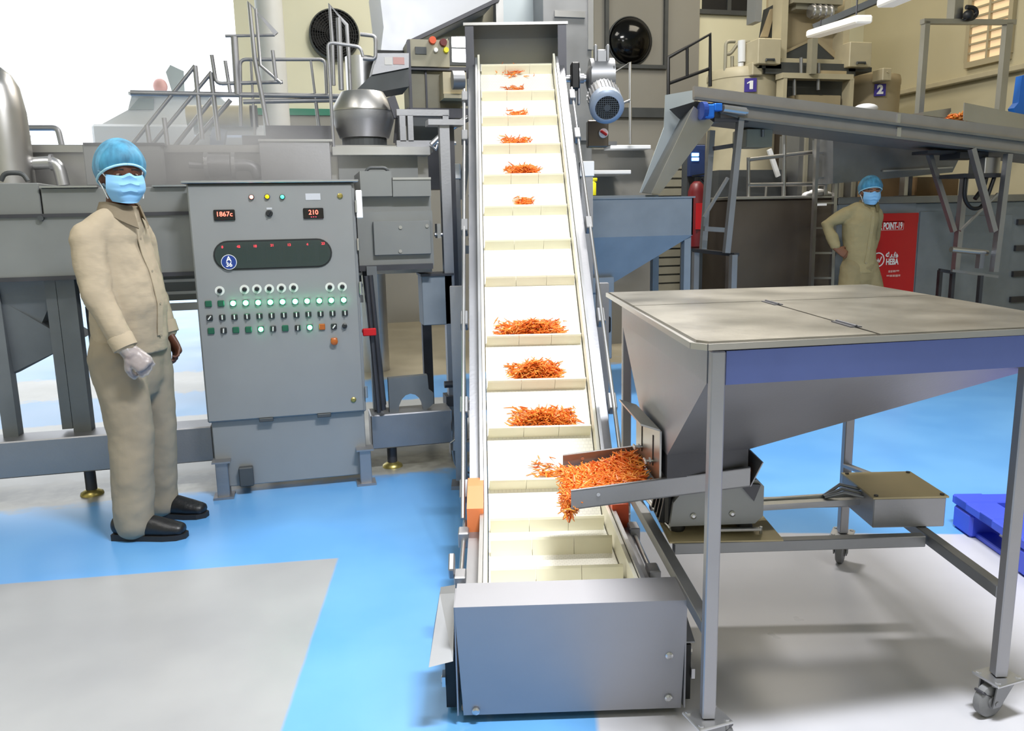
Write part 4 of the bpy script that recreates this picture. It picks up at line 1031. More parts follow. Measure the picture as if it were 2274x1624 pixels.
# ---------------------------------------------------------------- seasoning machine, overhead duct and bucket column (behind)
vd = 7.0
OD = thing('overhead_duct', 'wide shiny sloping sheet metal duct entering from above the kettle', 'duct', P(980, 60, v=vd))
mb = MB(); mb.prism(pp(vd, (838, -60), (1103, -60), (1102, 2), (906, 96), (906, 112), (846, 112), (852, 60)), (0, .9, 0)); mb.out('duct_shell', M['duct_white'], OD)
mb = MB()
a, b_ = pp(vd-.02, (1106, 0), (904, 97)); mb.bar(a, b_, .06, .03); mb.out('flange_strip', M['steel_dark'], OD)
mb = MB(); mb.pb(838, 112, 912, 120, vd-.05, .9); mb.out('outlet_rim', M['black_metal'], OD)
GW = thing('sheet_tower', 'tall grey sheet metal tower rising behind the conveyor hood', 'tower', P(1215, 400, v=vd))
mb = MB(); mb.prism(pp(vd+.5, (904, 98), (1110, 2), (1110, 74), (990, 80), (904, 112)), (0, .05, 0)); mb.out('wedge_panel', M['machine_beige'], GW)
mb = MB(); mb.pb(1104, -70, 1120, 330, vd-.02, .1); mb.out('corner_strip', M['steel_bright'], GW)
mb = MB(); mb.pb(1120, -70, 1208, 340, vd+.2, .6); mb.out('white_panel', M['frosted_panel'], GW)
mb = MB(); mb.pb(1208, -70, 1314, 400, vd-.1, .9); mb.out('tower_body', M['steel_dull'], GW)
mb = MB(); mb.pb(1232, 24, 1300, 38, vd-.12, .04); mb.pb(1306, -70, 1318, 110, vd-.12, .04); mb.out('weld_patch', M['steel_bright'], GW)
mb = MB(); mb.pb(1228, 258, 1312, 320, vd-.3, .3); mb.pb(1232, 306, 1308, 312, vd-.36, .1); mb.pb(1255, 320, 1312, 440, vd-.3, .25); mb.out('lower_body', M['steel_dull'], GW)
mb = MB(); a = P(1220, 470, v=vd); mb.box((a.x-.15, vd-.1, 0), (a.x+.3, vd+.5, 1.7)); mb.out('pedestal', M['steel_dull'], GW)
CM = thing('seasoning_machine', 'grey-beige cabinet machine with coloured knobs and a labelled chute sloping to the kettle', 'machine', P(970, 300, v=vd-.3))
vc_ = vd-.35
mb = MB(); mb.pb(908, 88, 998, 148, vc_, .5); head = mb.out('head', M['machine_beige'], CM)
mb = MB(); mb.pb(914, 146, 1040, 240, vc_+.08, .5); mb.out('body', M['machine_beige'], CM)
mb = MB(); mb.pb(922, 104, 947, 120, vc_-.01, .02); mb.out('dark_port', M['grey_dark'], head)
for px, py, m_, r in ((960, 90, 'orange_deep', .03), (984, 95, 'red_deep', .03), (990, 112, 'yellow_plastic', .022), (967, 112, 'sign_white', .018)):
    mb = MB(); mb.lathe([(r, 0), (r*.9, .03)], P(px, py, v=vc_), (0, -1, 0), n=14); mb.out('knob', M[m_], head)
mb = MB(); mb.pb(912, 148, 1040, 156, vc_+.02, .1); mb.pb(945, 156, 949, 240, vc_+.06, .03); mb.pb(908, 88, 914, 262, vc_-.02, .05); mb.out('edge_strip', M['steel_dark'], CM)
mb = MB(); mb.pb(984, 160, 1038, 218, vc_-.1, .2); mb.pb(986, 208, 1036, 218, vc_-.14, .3); mb.out('side_box', M['cream_paint'], CM)
mb = MB(); mb.cyl(P(1004, 178, v=vc_-.2), P(1030, 178, v=vc_-.2), .07, n=18); mb.out('motor', M['motor_silver'], CM, smooth=50)
mb = MB(); mb.pb(905, 240, 1040, 262, vc_, .6); mb.pb(930, 262, 1010, 420, vc_+.2, .3); mb.out('plinth', M['steel_dark'], CM)
FC = CM   # the chute is bolted to the machine
vf = vd-.65
mb = MB(); mb.prism(pp(vf, (838, 118), (908, 118), (908, 150), (826, 166)), (0, .45, 0)); ch = mb.out('chute_head', M['steel'], FC)
mb = MB(); mb.prism(pp(vf+.02, (826, 166), (908, 150), (908, 192), (842, 204), (785, 206)), (0, .4, 0)); mb.out('chute_mouth', M['grey_dark'], FC)
mb = MB(); mb.pb(854, 127, 871, 144, vf-.004, .005); mb.out('label', M['sticker_white'], ch)
mb = MB(); mb.pb(873, 127, 898, 143, vf-.004, .005); mb.out('label', M['sticker_pink'], ch)
mb = MB(); c = P(803, 200, v=vf+1.2); mb.cyl((c.x, c.y, 0), (c.x, c.y, P(803, 128, v=c.y).z), .13, n=24); tag(mb.out('vertical_tank', M['steel_bright'], None, smooth=60, loc=(c.x, c.y, 1.5)), 'slim vertical steel tank behind the kettle lid', 'tank')
# glazed lit opening behind
w = MB(); a, b_ = P(1001, 82, v=V1), P(1036, 140, v=V1)
w.box((a.x, V1-.03, b_.z), (b_.x, V1-.004, a.z)); wo = w.struct('window_3', M['glow_window'])
w = MB(); zz = (a.z*.55+b_.z*.45)
for q in ((a.x-.04, b_.z-.04, a.x, a.z+.04), (b_.x, b_.z-.04, b_.x+.04, a.z+.04), (a.x, a.z, b_.x, a.z+.04), (a.x, b_.z-.04, b_.x, b_.z), (a.x, zz-.008, b_.x, zz+.008)): w.box((q[0], V1-.05, q[1]), (q[2], V1-.004, q[3]))
w.out('window_frame', M['grey_dark'], wo)
# ---------------------------------------------------------------- axial wall fans
def wall_fan(px, py, rpx, v, lab, shiny):
    c = P(px, py, v=v); r = abs(P(px+rpx, py, v=v).x-c.x)
    t = thing('wall_fan', lab, 'fan', (c.x, v, c.z), 0)
    mb = MB(); mb.lathe([(r*1.06, 0), (r*1.06, .10), (r, .12), (r*.97, .02)], (c.x, v, c.z), (0, -1, 0), n=40, cap0=False, cap1=False); mb.out('ring', M['grey_dark'], t, smooth=40)
    mb = MB(); mb.lathe([(r*.98, .01), (r*.98, .02)], (c.x, v, c.z), (0, -1, 0), n=40); mb.out('back_plate', M['dark_void'], t)
    mb = MB()
    for k in range(7):
        an = 2*PI*k/7; d = V((math.cos(an), 0, math.sin(an))); e = V((-math.sin(an), 0, math.cos(an)))
        cc = V((c.x, v-.06, c.z))
        mb.hex8([cc+d*r*.2-e*r*.08+V((0, .02, 0)), cc+d*r*.92-e*r*.22+V((0, .02, 0)), cc+d*r*.92-e*r*.22+V((0, .016, 0)), cc+d*r*.2-e*r*.08+V((0, .016, 0)),
                 cc+d*r*.2+e*r*.10-V((0, .02, 0)), cc+d*r*.92+e*r*.16-V((0, .02, 0)), cc+d*r*.92+e*r*.16-V((0, .024, 0)), cc+d*r*.2+e*r*.10-V((0, .024, 0))])
    mb.out('blade', M['dark_void'], t)
    mb = MB(); mb.lathe([(r*.22, .02), (r*.22, .09), (r*.12, .11)], (c.x, v, c.z), (0, -1, 0), n=20); mb.out('hub', M['black_metal'], t, smooth=50)
    mb = MB()
    for q in (.3, .4, .5, .6, .7, .8, .9): mb.lathe([(r*q, .112), (r*q+.006, .112), (r*q+.006, .118), (r*q, .118), (r*q, .112)], (c.x, v, c.z), (0, -1, 0), n=36, cap0=False, cap1=False)
    for k in range(18): an = PI*k/18; d = V((math.cos(an), 0, math.sin(an)))*r; mb.cyl(V((c.x, v-.115, c.z))-d, V((c.x, v-.115, c.z))+d, .004, n=6)
    mb.out('guard', M['steel_dark'] if shiny else M['black_metal'], t)
wall_fan(742, 80, 52, V1, 'dark round wall fan on the cream wall left of the overhead duct', False)
c = P(1398, 92, v=V1-.06); r = abs(P(1445, 92, v=V1-.06).x-c.x)
DO = thing('fan_dome', 'glossy black ribbed round dome in the grey wall bay right of the tower', 'fan', (c.x, V1-.06, c.z))
mb = MB(); mb.lathe([(r*1.03, 0), (r*1.03, .03), (r*.99, .04), (r*.99, 0)], (c.x, V1-.06, c.z), (0, -1, 0), n=40, cap0=False, cap1=False); mb.out('rim', M['grey_dark'], DO, smooth=40)
mb = MB(); prof = []
for k in range(25): a_ = PI/2*k/24; prof.append((r*.985*math.cos(a_)+.001+(.006 if k % 2 and k < 22 else 0), r*.55*math.sin(a_)))
mb.lathe(prof, (c.x, V1-.06, c.z), (0, -1, 0), n=48); mb.out('dome', M['dome_black'], DO, smooth=80)
# ---------------------------------------------------------------- stairs, platform, gates (pipe work)
vp = 7.6
SR = thing('stair_railing', 'pair of silver stair handrails climbing right in front of the bright doorway', 'handrail', P(380, 325, v=vp))
for dv, pts, nm in ((0, [(286, 330), (433, 146)], 'handrail'), (0, [(330, 330), (470, 160)], 'handrail'), (.7, [(384, 330), (480, 208)], 'stringer'), (.7, [(418, 330), (512, 222)], 'stringer')):
    mb = MB(); mb.pipe(pp(vp+dv, *pts), .016 if nm == 'handrail' else .022, 8); mb.out(nm, M['steel'], SR, smooth=60)
for pts in ([(326, 278), (333, 325)], [(433, 146), (449, 310)], [(364, 262), (372, 325)], [(468, 162), (486, 312)]): mb = MB(); mb.pipe(pp(vp, *pts), .02, 8); mb.out('baluster', M['steel'], SR, smooth=60)
PR = thing('platform_railing', 'steel platform with pipe guard rails in front of the round column', 'railing', P(600, 300, v=vp))
def rail(v, pts, r=.014, m='steel', nm='rail', par=None, bend=0.05): mb = MB(); mb.pipe(pp(v, *pts), r, 8, bend); return mb.out(nm, M[m], par, smooth=60)
rail(vp, [(535, 280), (533, 132), (722, 132), (726, 215)], .015, par=PR)
rail(vp, [(470, 122), (480, 186), (628, 182)], .016, par=PR)
rail(vp, [(290, 206), (490, 210), (770, 214)], .022, nm='platform_edge', par=PR)
rail(vp, [(540, 226), (765, 222)], .02, nm='platform_edge', par=PR)
rail(vp, [(500, 135), (512, 212)], .015, nm='post', par=PR)
rail(vp, [(557, 132), (566, 300)], .011, nm='post', par=PR)
rail(vp, [(690, 134), (700, 215)], .011, nm='post', par=PR)
rail(vp, [(700, 216), (708, 280)], .016, nm='post', par=PR)
rail(vp, [(500, 80), (610, 78)], .012, par=PR)
rail(vp, [(520, 82), (528, 210)], .03, nm='post', par=PR)
G1 = thing('safety_gate', 'triangular pipe gate frame in front of the round column', 'gate', P(580, 280, v=vp-.2))
rail(vp-.2, [(595, 285), (566, 132), (553, 6), (614, 76)], .020, par=G1, bend=0); rail(vp-.2, [(568, 20), (578, 145), (625, 185)], .014, par=G1, bend=0); rail(vp-.2, [(605, 112), (613, 178)], .016, par=G1, bend=0)
G2 = thing('safety_gate', 'triangular pipe gate frame in front of the left wall fan', 'gate', P(745, 320, v=vp-.8))
rail(vp-.8, [(741, 190), (738, 92), (732, 10), (770, 55), (775, 130), (778, 200)], .015, par=G2, bend=0); rail(vp-.8, [(752, 40), (758, 200)], .021, par=G2, nm='post', bend=0)
LR = thing('kettle_guard_rail', 'pipe guard rail standing left of the kettle lid', 'railing', P(740, 325, v=5.1))
rail(5.1, [(741, 330), (728, 94), (800, 104), (806, 126)], .010, par=LR, bend=.03); rail(6.3, [(806, 130), (834, 132), (834, 80), (800, 76)], .014, par=LR, bend=.03)
# ---------------------------------------------------------------- white machinery in the bright doorway
vw = 11.6
WM = thing('white_hooded_machine', 'white hooded machine with slanted dark window in the bright doorway', 'machine', P(400, 330, v=vw+.5))
mb = MB(); mb.prism(pp(vw, (292, 212), (480, 212), (520, 240), (560, 246), (568, 272), (540, 276), (215, 330), (208, 290), (225, 276), (284, 244)), (0, 1.4, 0)); mb.out('hood', M['white_machine'], WM)
mb = MB(); mb.prism(pp(vw-.02, (308, 218), (341, 219), (341, 243), (286, 244)), (0, .03, 0)); mb.out('side_window', M['frosted_panel'], WM)
mb = MB(); mb.pb(285, 205, 490, 212, vw-.1, 1.6); mb.out('roof_plate', M['white_machine'], WM)
mb = MB(); mb.prism(pp(vw+.2, (368, 160), (378, 144), (408, 158), (410, 205), (382, 205)), (0, .4, 0)); mb.out('exhaust_elbow', M['frosted_panel'], WM)
mb = MB(); mb.ball(P(356, 192, v=vw+.2), (.09, .09, .10), 16, 10); mb.out('red_beacon', M['sticker_pink'], WM, smooth=60)
mb = MB(); mb.pb(205, 276, 560, 345, vw-.15, 1.2, .03); mb.out('base_cover', M['white_machine'], WM)
TU = thing('tumble_drum', 'pale horizontal drum with dark end behind the platform railing', 'drum', P(500, 280, v=10.0))
a, b_ = P(415, 258, v=10.1), P(556, 258, v=10.1)
mb = MB(); mb.cyl(a, b_, .12, n=28); mb.out('drum_shell', M['cream_paint'], TU, smooth=60)
mb = MB(); mb.cyl(b_, b_+V((.08, 0, 0)), .12, n=28); mb.out('drum_end', M['steel_dark'], TU, smooth=60)
mb = MB(); mb.cyl(P(470, 305, v=10.0), P(500, 312, v=10.0), .12, n=20); mb.out('drive_motor', M['motor_blue_grey'], TU, smooth=60)
mb = MB(); mb.pb(430, 278, 590, 300, 10.2, .3); mb.pb(440, 300, 470, 420, 10.2, .3, z0=0); mb.pb(560, 300, 590, 420, 10.2, .3, z0=0); mb.out('cradle', M['white_machine'], TU)
DR = thing('doorway_railing', 'thin pipe rail in the bright doorway beside the exhaust stack', 'railing', P(100, 320, v=9.5))
rail(9.5, [(62, 284), (128, 284), (140, 335)], .03, par=DR); rail(9.5, [(62, 300), (62, 335)], .025, par=DR)
# ---------------------------------------------------------------- grey hopper with door box, left of the cart
v5 = 5.9
HP = thing('feed_hopper', 'blue-grey receiving hopper with door box beneath, between belt and steel chute', 'hopper', P(1420, 640, v=v5+.4))
HP.location.z = 0; W[HP] = Matrix.Translation(HP.location)
uA, uB = 1.55, P(1540, 437, v=v5).x; zT, zM, zL = P(1540, 436, v=v5).z, P(1536, 522, v=v5).z, .835
mb = MB(); t = .012
mb.box((uA, v5, zM), (uB, v5+t, zT)); mb.box((uA, v5+.70, zM), (uB, v5+.70+t, zT+.02)); mb.box((uA, v5, zM), (uA+t, v5+.71, zT)); mb.box((uB-t, v5, zM), (uB, v5+.71, zT))
mb.box((uA-.01, v5-.01, zT-.012), (uB+.012, v5+.02, zT)); mb.box((uA-.01, v5+.68, zT+.01), (uB+.012, v5+.72, zT+.03))
mb.out('collar', M['steel_blue'], HP)
oA, oB = P(1318, 640, v=v5).x, P(1374, 640, v=v5).x
mb = MB(); mb.hex8([(oA, v5+.20, zL), (oB, v5+.20, zL), (oB, v5+.6, zL), (oA, v5+.6, zL), (uA, v5, zM), (uB, v5, zM), (uB, v5+.71, zM), (uA, v5+.71, zM)]); mb.out('funnel', M['steel_blue'], HP)
mb = MB(); mb.box((oA-.02, v5+.14, .25), (oB, v5+.62, zL-.02), .006); dbx = mb.out('door_box', M['steel_blue'], HP)
mb = MB(); mb.box((oA-.03, v5+.12, zL-.05), (oB+.01, v5+.64, zL+.07), .004); mb.out('collar_band', M['steel_blue'], HP)
c = P(1350, 721, v=v5+.14); mb = MB(); mb.obox(c, (.045, .02, .13), None, .015, 2); mb.out('door_handle', M['black_metal'], dbx)
for x, y in ((uB-.03, v5+.05), (uB-.03, v5+.65), (uA+.05, v5+.05), (uA+.05, v5+.65)): mb = MB(); mb.box((x-.028, y-.028, 0), (x+.028, y+.028, zM)); mb.out('leg', M['steel_blue'], HP)
for x, y in ((oA+.03, v5+.2), (oB-.04, v5+.2), (oA+.03, v5+.56), (oB-.04, v5+.56)): mb = MB(); mb.box((x-.02, y-.02, 0), (x+.02, y+.02, .26)); mb.out('box_leg', M['steel_dull'], HP)
YC = thing('yellow_bottle', 'small yellow spray bottle standing on the rim of the receiving hopper', 'bottle', P(1316, 424, v=v5+.71))
mb = MB(); c = P(1316, 423, v=v5+.71); mb.lathe([(.02, zT+.031-c.z), (.03, zT+.035-c.z), (.03, .06), (.012, .075)], c, n=14); mb.obox(c+V((.01, 0, .088)), (.06, .024, .03), None, .005); mb.out('bottle_body', M['yellow_plastic'], YC, smooth=50)
# ---------------------------------------------------------------- steel discharge chute
vq = 6.25
CH = thing('steel_chute', 'bent sheet steel chute dropping from the right conveyor head into the blue-grey hopper', 'chute', P(1500, 320, v=vq))
a = pp(vq+.55, (1478, 211), (1541, 200), (1541, 246), (1452, 428), (1421, 428), (1475, 282)); mb = MB(); mb.prism(a, (0, .012, 0)); mb.out('back_plate', M['frosted_panel'], CH)
mb = MB(); f = pp(vq-.02, (1541, 236), (1585, 272), (1466, 430), (1447, 430)); mb.prism(f, (0, .012, 0)); mb.out('front_plate', M['steel_satin'], CH)
mb = MB(); q = pp(vq, (1541, 236), (1447, 430)); r_ = pp(vq+.54, (1512, 262), (1425, 428)); mb.plate([q[0], q[1], r_[1], r_[0]], .008); mb.out('slide_floor', M['grey_dark'], CH)
# ---------------------------------------------------------------- inclined take-away conveyor on the right
TC = thing('takeaway_conveyor', 'long grey channel conveyor sloping down to the right above the second worker', 'conveyor', P(1635, 640, v=vq+.3))
TC.location.z = 0; W[TC] = Matrix.Translation(TC.location)
def ln(p, q, px): return p[1]+(q[1]-p[1])*(px-p[0])/(q[0]-p[0])
XE = 2430
tA, tB = (1542, 191), (2274, 286); mA, mB_ = (1542, 220), (2274, 314); bA, bB = (1600, 258), (2274, 341)
mb = MB(); mb.prism(pp(vq-.03, tA, (XE, ln(tA, tB, XE)), (XE, ln(mA, mB_, XE)), mA), (0, .035, 0)); mb.prism(pp(vq+.55, tA, (XE, ln(tA, tB, XE)), (XE, ln(mA, mB_, XE)), mA), (0, .035, 0)); mb.out('side_wall', M['conveyor_grey'], TC)
mb = MB(); mb.prism(pp(vq, (1590, ln(mA, mB_, 1590)), (XE, ln(mA, mB_, XE)), (XE, ln(bA, bB, XE)), (1640, ln(bA, bB, 1640)), (1600, 250)), (0, .56, 0)); mb.out('bed_channel', M['conveyor_grey'], TC)
mb = MB(); a0, b0 = pp(vq-.035, (1542, 218), (XE, ln(mA, mB_, XE)-1)); mb.bar(a0, b0, .04, .02); a0, b0 = pp(vq-.005, (1640, ln(bA, bB, 1640)), (XE, ln(bA, bB, XE))); mb.bar(a0, b0, .03, .02); mb.out('flange', M['steel_dull'], TC)
mb = MB(); mb.pb(1993, 252, 2000, 273, vq-.045, .02); mb.pb(1992, 283, 2001, 308, vq-.015, .02); mb.out('splice_plate', M['steel_bright'], TC)
mb = MB(); mb.prism(pp(vq+.02, (1545, 225), (1600, 232), (1600, 262), (1590, 268), (1560, 240)), (0, .5, 0)); mb.out('head_plate', M['steel_dark'], TC)
g = MB(); g.pb(1566, 231, 1588, 262, vq-.12, .10, .01); g.pb(1588, 229, 1605, 246, vq-.1, .08, .006); gb = g.out('gearbox', M['gear_blue'], TC)
g = MB(); g.cyl(P(1566, 246, v=vq-.07), P(1556, 246, v=vq-.07), .07, n=18); g.out('gear_flange', M['badge_blue'], gb); g = MB(); g.cyl(P(1605, 241, v=vq-.06), P(1655, 248, v=vq-.06), .032, n=14); g.cyl(P(1655, 248, v=vq-.06), P(1660, 249, v=vq-.06), .02, n=10); g.out('motor', M['steel_bright'], gb, smooth=60)
# lattice stand near the head
def stick(v, a, b, w, m='steel', nm='leg', par=None, d=None): mb = MB(); p, q = pp(v, a, b); mb.bar(p, q, w, d or w, up=(0, 1, 0)); return mb.out(nm, M[m], par)
stick(vq+.02, (1644, 264), (1613, 562), .05, par=TC); stick(vq+.5, (1580, 290), (1561, 556), .05, par=TC)
stick(vq+.25, (1563, 508), (1607, 511), .04, nm='cross_bar', par=TC); stick(vq+.3, (1563, 483), (1616, 395), .025, nm='brace', par=TC); stick(vq+.3, (1585, 330), (1630, 323), .035, nm='cross_bar', par=TC, m='steel_dark')
stick(vq+.02, (1585, 266), (1660, 268), .03, nm='cross_bar', par=TC, m='steel_dark')
mb = MB(); mb.bar(P(1543, 556, v=vq+.5), P(1636, 566, v=vq), .06, .03); mb.out('base_angle', M['steel_dark'], TC)
for x, y, v in ((1545, 558, vq+.5), (1629, 566, vq)):
    p = P(x, y, v=v); mb = MB(); mb.box((p.x-.025, v-.025, 0), (p.x+.025, v+.025, p.z)); mb.out('leg', M['steel'], TC)
# lattice stand further down
stick(vq+.45, (2142, 388), (2121, 602), .055, par=TC); stick(vq+.02, (2239, 342), (2207, 604), .055, par=TC)
stick(vq+.45, (2062, 338), (2118, 514), .045, nm='brace', par=TC); stick(vq, (2158, 330), (2207, 514), .05, nm='brace', par=TC); stick(vq+.3, (2132, 513), (2216, 430), .02, nm='brace', par=TC)
mb = MB(); a, b_ = pp(vq+.1, (2112, 554), (2192, 562)); mb.cyl(a, b_, .026, n=14); mb.out('round_bar', M['steel_bright'], TC, smooth=60)
stick(vq+.2, (2113, 601), (2215, 615), .025, nm='cross_bar', par=TC); stick(vq+.1, (2178, 562), (2174, 596), .05, nm='bracket', par=TC)
for x, y, v in ((2088, 600, vq+.5), (2116, 604, vq+.3), (2178, 612, vq+.1)):
    p = P(x, y, v=v); mb = MB(); mb.box((p.x-.018, v-.018, 0), (p.x+.018, v+.018, p.z)); mb.out('leg', M['steel_dark'], TC)
stick(vq+.3, (2086, 600), (2120, 606), .03, nm='cross_bar', par=TC, m='steel_dark')
mb = MB(); mb.pb(2188, 348, 2222, 386, vq+.1, .2, .006); mb.out('junction_box', M['steel_satin'], TC)
mb = MB(); mb.pb(2140, 385, 2226, 394, vq+.08, .3); mb.pb(2132, 338, 2195, 352, vq+.15, .25); mb.pb(2060, 334, 2150, 341, vq+.2, .2); mb.out('support_tray', M['steel_dark'], TC)
mb = MB(); mb.pipe(pp(vq+.12, (2145, 394), (2140, 440), (2155, 464), (2178, 463), (2192, 440), (2208, 394)), .018, 8, .1); mb.pipe(pp(vq+.12, (2165, 442), (2185, 415), (2190, 394)), .02, 8, .05); mb.out('cable', M['cable_black'], TC, smooth=70)
mb = MB(); mb.prism(pp(vq-.02, (2142, 228), (XE, 285), (XE, 322), (2140, 267)), (0, .01, 0)); mb.out('spill_guard', M['steel_satin'], TC)
mb = MB(); mb.prism(pp(vq+.1, (2050, 249), (2112, 240), (2112, 248), (2100, 262), (2052, 256)), (0, .35, 0)); mb.out('cover_flap', M['steel_satin'], TC)
mb = MB()
def place(): p = P(random.uniform(2104, 2140), random.uniform(255, 266), v=vq+.25); return p+V((0, random.uniform(-.1, .1), 0)), .5
strips(mb, 90, place, L=(.05, .09), w=(.006, .012)); o = mb.out('carrot_heap', CARROT, None, loc=P(2122, 262, v=vq+.25)); tag(o, 'small orange carrot pile on the far right conveyor', 'carrot strips', None, 'stuff')
# lower return trough under the conveyor
RT = thing('return_trough', 'dull grey sloping trough under the right conveyor', 'trough', P(1960, 395, v=7.0))
mb = MB(); mb.prism(pp(7.0, (1850, 305), (1960, 308), (2142, 328), (2115, 383), (1960, 398), (1850, 408)), (0, .33, 0)); mb.out('trough_body', M['steel_dull'], RT)
mb = MB(); mb.bar(P(1960, 380, v=6.98), P(2115, 372, v=6.98), .02, .015); mb.out('rim', M['steel_bright'], RT)
# ---------------------------------------------------------------- brown steel vat and grey panelled line
vt = 7.3
VT = thing('steel_vat', 'wide brownish stainless vat behind the receiving hopper stand', 'vat', P(1740, 640, v=vt+.4)); VT.location.z = 0; W[VT] = Matrix.Translation(VT.location)
a, b_ = P(1618, 437, v=vt), P(1858, 440, v=vt)
mb = MB(); mb.box((a.x, vt, .35), (b_.x, vt+1.0, 1.51), .02); mb.out('vat_body', M['steel_brown'], VT)
mb = MB(); mb.box((a.x-.01, vt-.015, 1.505), (b_.x, vt+1.0, 1.535), .006); mb.out('rim', M['steel_satin'], VT)
for x in (a.x+.15, b_.x-.15): 
    for y in (vt+.15, vt+.85): mb = MB(); mb.cyl((x, y, 0), (x, y, .36), .04, n=12); mb.out('leg', M['steel_dark'], VT)
PLN = thing('panelled_line', 'grey panelled machine line behind the second worker and red board', 'machine housing', P(2080, 690, v=vt+.4)); PLN.location.z = 0; W[PLN] = Matrix.Translation(PLN.location)
uC, uD = b_.x+.01, 7.95
mb = MB(); mb.box((uC, vt, .03), (uD, vt+.9, 1.44), .008); mb.out('line_body', M['steel_blue'], PLN)
mb = MB(); mb.box((uC, vt-.02, 1.44), (uD, vt+.92, 1.515), .006); mb.out('top_rail', M['steel_dull'], PLN)
for x0, y0, x1, y1 in ((1858, 452, 2036, 700), (2120, 480, 2250, 700), (2040, 470, 2116, 700)):
    p, q = P(x0, y0, v=vt), P(x1, y0, v=vt); mb = MB(); mb.box((p.x+.015, vt-.012, .06), (q.x-.015, vt+.005, p.z), .003); mb.out('access_panel', M['steel_blue'], PLN)
for k in range(4): mb = MB(); z = .35+k*.28; mb.box((P(2256, 500, v=vt).x, vt-.03, z), (uD-.02, vt+.005, z+.06)); mb.out('louvre', M['steel_dark'], PLN)
# red notice board
vb = vt-.06
RB = thing('fire_point_board', 'red fire point board with white lettering standing behind the second worker', 'sign board', P(1990, 655, v=vb)); RB.location.z = 0; W[RB] = Matrix.Translation(RB.location)
a, b_ = P(1925, 475, v=vb), P(2036, 475, v=vb)
mb = MB(); mb.box((a.x, vb-.03, .18), (b_.x, vb, a.z), .004); bd = mb.out('board', M['red_paint'], RB)
mb = MB(); mb.box((a.x+.003, vb-.034, a.z-.10), (b_.x-.003, vb-.03, a.z-.004)); mb.out('top_band', M['red_deep' if False else 'red_paint'], bd)
for x in (a.x+.06, b_.x-.06): mb = MB(); mb.box((x-.025, vb-.028, 0), (x+.025, vb-.002, .18)); mb.box((x-.03, vb-.12, 0), (x+.03, vb+.05, .02)); mb.out('foot', M['steel_dark'], RB)
def TX(px, py): p = P(px, py, v=vb-.035); return face_mx(p)
p0, p1 = P(1934, 513, v=vb-.035), P(2008, 491, v=vb-.035)
mb = MB(); 
for q in ((p0.x, p0.z, p1.x, p0.z+.006), (p0.x, p1.z-.006, p1.x, p1.z), (p1.x-.006, p0.z, p1.x, p1.z)): mb.box((q[0], vb-.034, q[1]), (q[2], vb-.031, q[3]))
mb.out('label_border', M['sticker_pink'], bd)
text_part('E POINT-19', .095, M['sign_white'], bd, 'lettering', TX(2004, 502), .001, 'RIGHT', bold=.003, sx=.56)
text_part('HEBA', .085, M['sign_white'], bd, 'lettering', TX(1981, 582), .001, bold=.003, sx=.72)
text_part('\uFEEA\uFE92\uFEEB', .11, M['sign_white'], bd, 'lettering', TX(1981, 565), .001, bold=.002)
for py, w_ in ((602, 26), (612, 30)):
    mb = MB(); x1 = P(1994, py, v=vb).x; x0 = P(1994-w_, py, v=vb).x; z = P(1980, py, v=vb).z
    k = x0
    while k < x1-.012:
        l = random.uniform(.012, .035); mb.box((k, vb-.034, z-.010+random.uniform(-.003, .006)), (min(k+l, x1), vb-.031, z+.010)); k += l+.007
    mb.out('small_print', M['sticker_pink'], bd)
c = P(1950, 577, v=vb-.032)
mb = MB(); r = .075; mb.lathe([(r, 0), (r, .002), (r-.012, .002), (r-.012, 0)], c, (0, -1, 0), n=30, cap0=False, cap1=False)
for s in (-1, 1): mb.bar(c+V((s*.012, -.001, -.03)), c+V((s*.04, -.001, .03)), .010, .003, up=(0, 1, 0)); mb.bar(c+V((s*.012, -.001, -.03)), c+V((0, -.001, .012)), .010, .003, up=(0, 1, 0))
mb.out('round_emblem', M['sign_white'], bd)
# ladder, guard rail, bag
LD = thing('ladder', 'narrow steel ladder leaning on the vat beside the second worker', 'ladder', P(1822, 645, v=vt-.12)); LD.location.z = 0; W[LD] = Matrix.Translation(LD.location)
def at_z(px0, py0, px1, py1, v, z):
    a, b_ = pp(v, (px0, py0), (px1, py1)); t = (z-a.z)/(b_.z-a.z); return a+(b_-a)*t
vl = vt-.14
for (x0, x1) in ((1815, 1801), (1858, 1846)): mb = MB(); mb.bar(P(x0, 302, v=vl), at_z(x0, 302, x1, 640, vl, 0), .035, .04, up=(0, 1, 0)); mb.out('stringer', M['steel_satin'], LD)
for k in range(8):
    y = 340+k*55.5; p, q = P(1815-(y-302)*.0415, y, v=vl), P(1858-(y-302)*.0355, y, v=vl); mb = MB(); mb.bar(p, q, .03, .02); mb.out('rung', M['steel_satin'], LD)
mb = MB(); mb.pb(1813, 452, 1836, 457, vl-.02, .05); mb.out('bracket', M['sign_white'], LD)
GR = thing('vat_guard_rail', 'steel pipe guard rail on top of the brown vat', 'railing', P(1740, 437, v=vt+.1))
for a, b_, r, v in (((1662, 437), (1662, 350), .018, vt+.1), ((1740, 437), (1742, 296), .022, vt+.1), ((1833, 437), (1840, 300), .022, vt+.1), ((1700, 437), (1702, 408), .012, vt+.3)): mb = MB(); mb.pipe(pp(v, a, b_), r, 8); mb.out('post', M['steel_satin'], GR, smooth=60)
for a, b_ in (((1660, 355), (1842, 334)), ((1660, 411), (1838, 408))): mb = MB(); mb.pipe(pp(vt+.1, a, b_), .02, 8); mb.out('rail', M['steel_satin'], GR, smooth=60)
mb = MB(); 
for px, py, r in ((1798, 434, .07), (1815, 431, .09), (1832, 434, .07)): mb.ball(P(px, py, v=vt+.2), (r*1.2, r, r*.6), 14, 8)
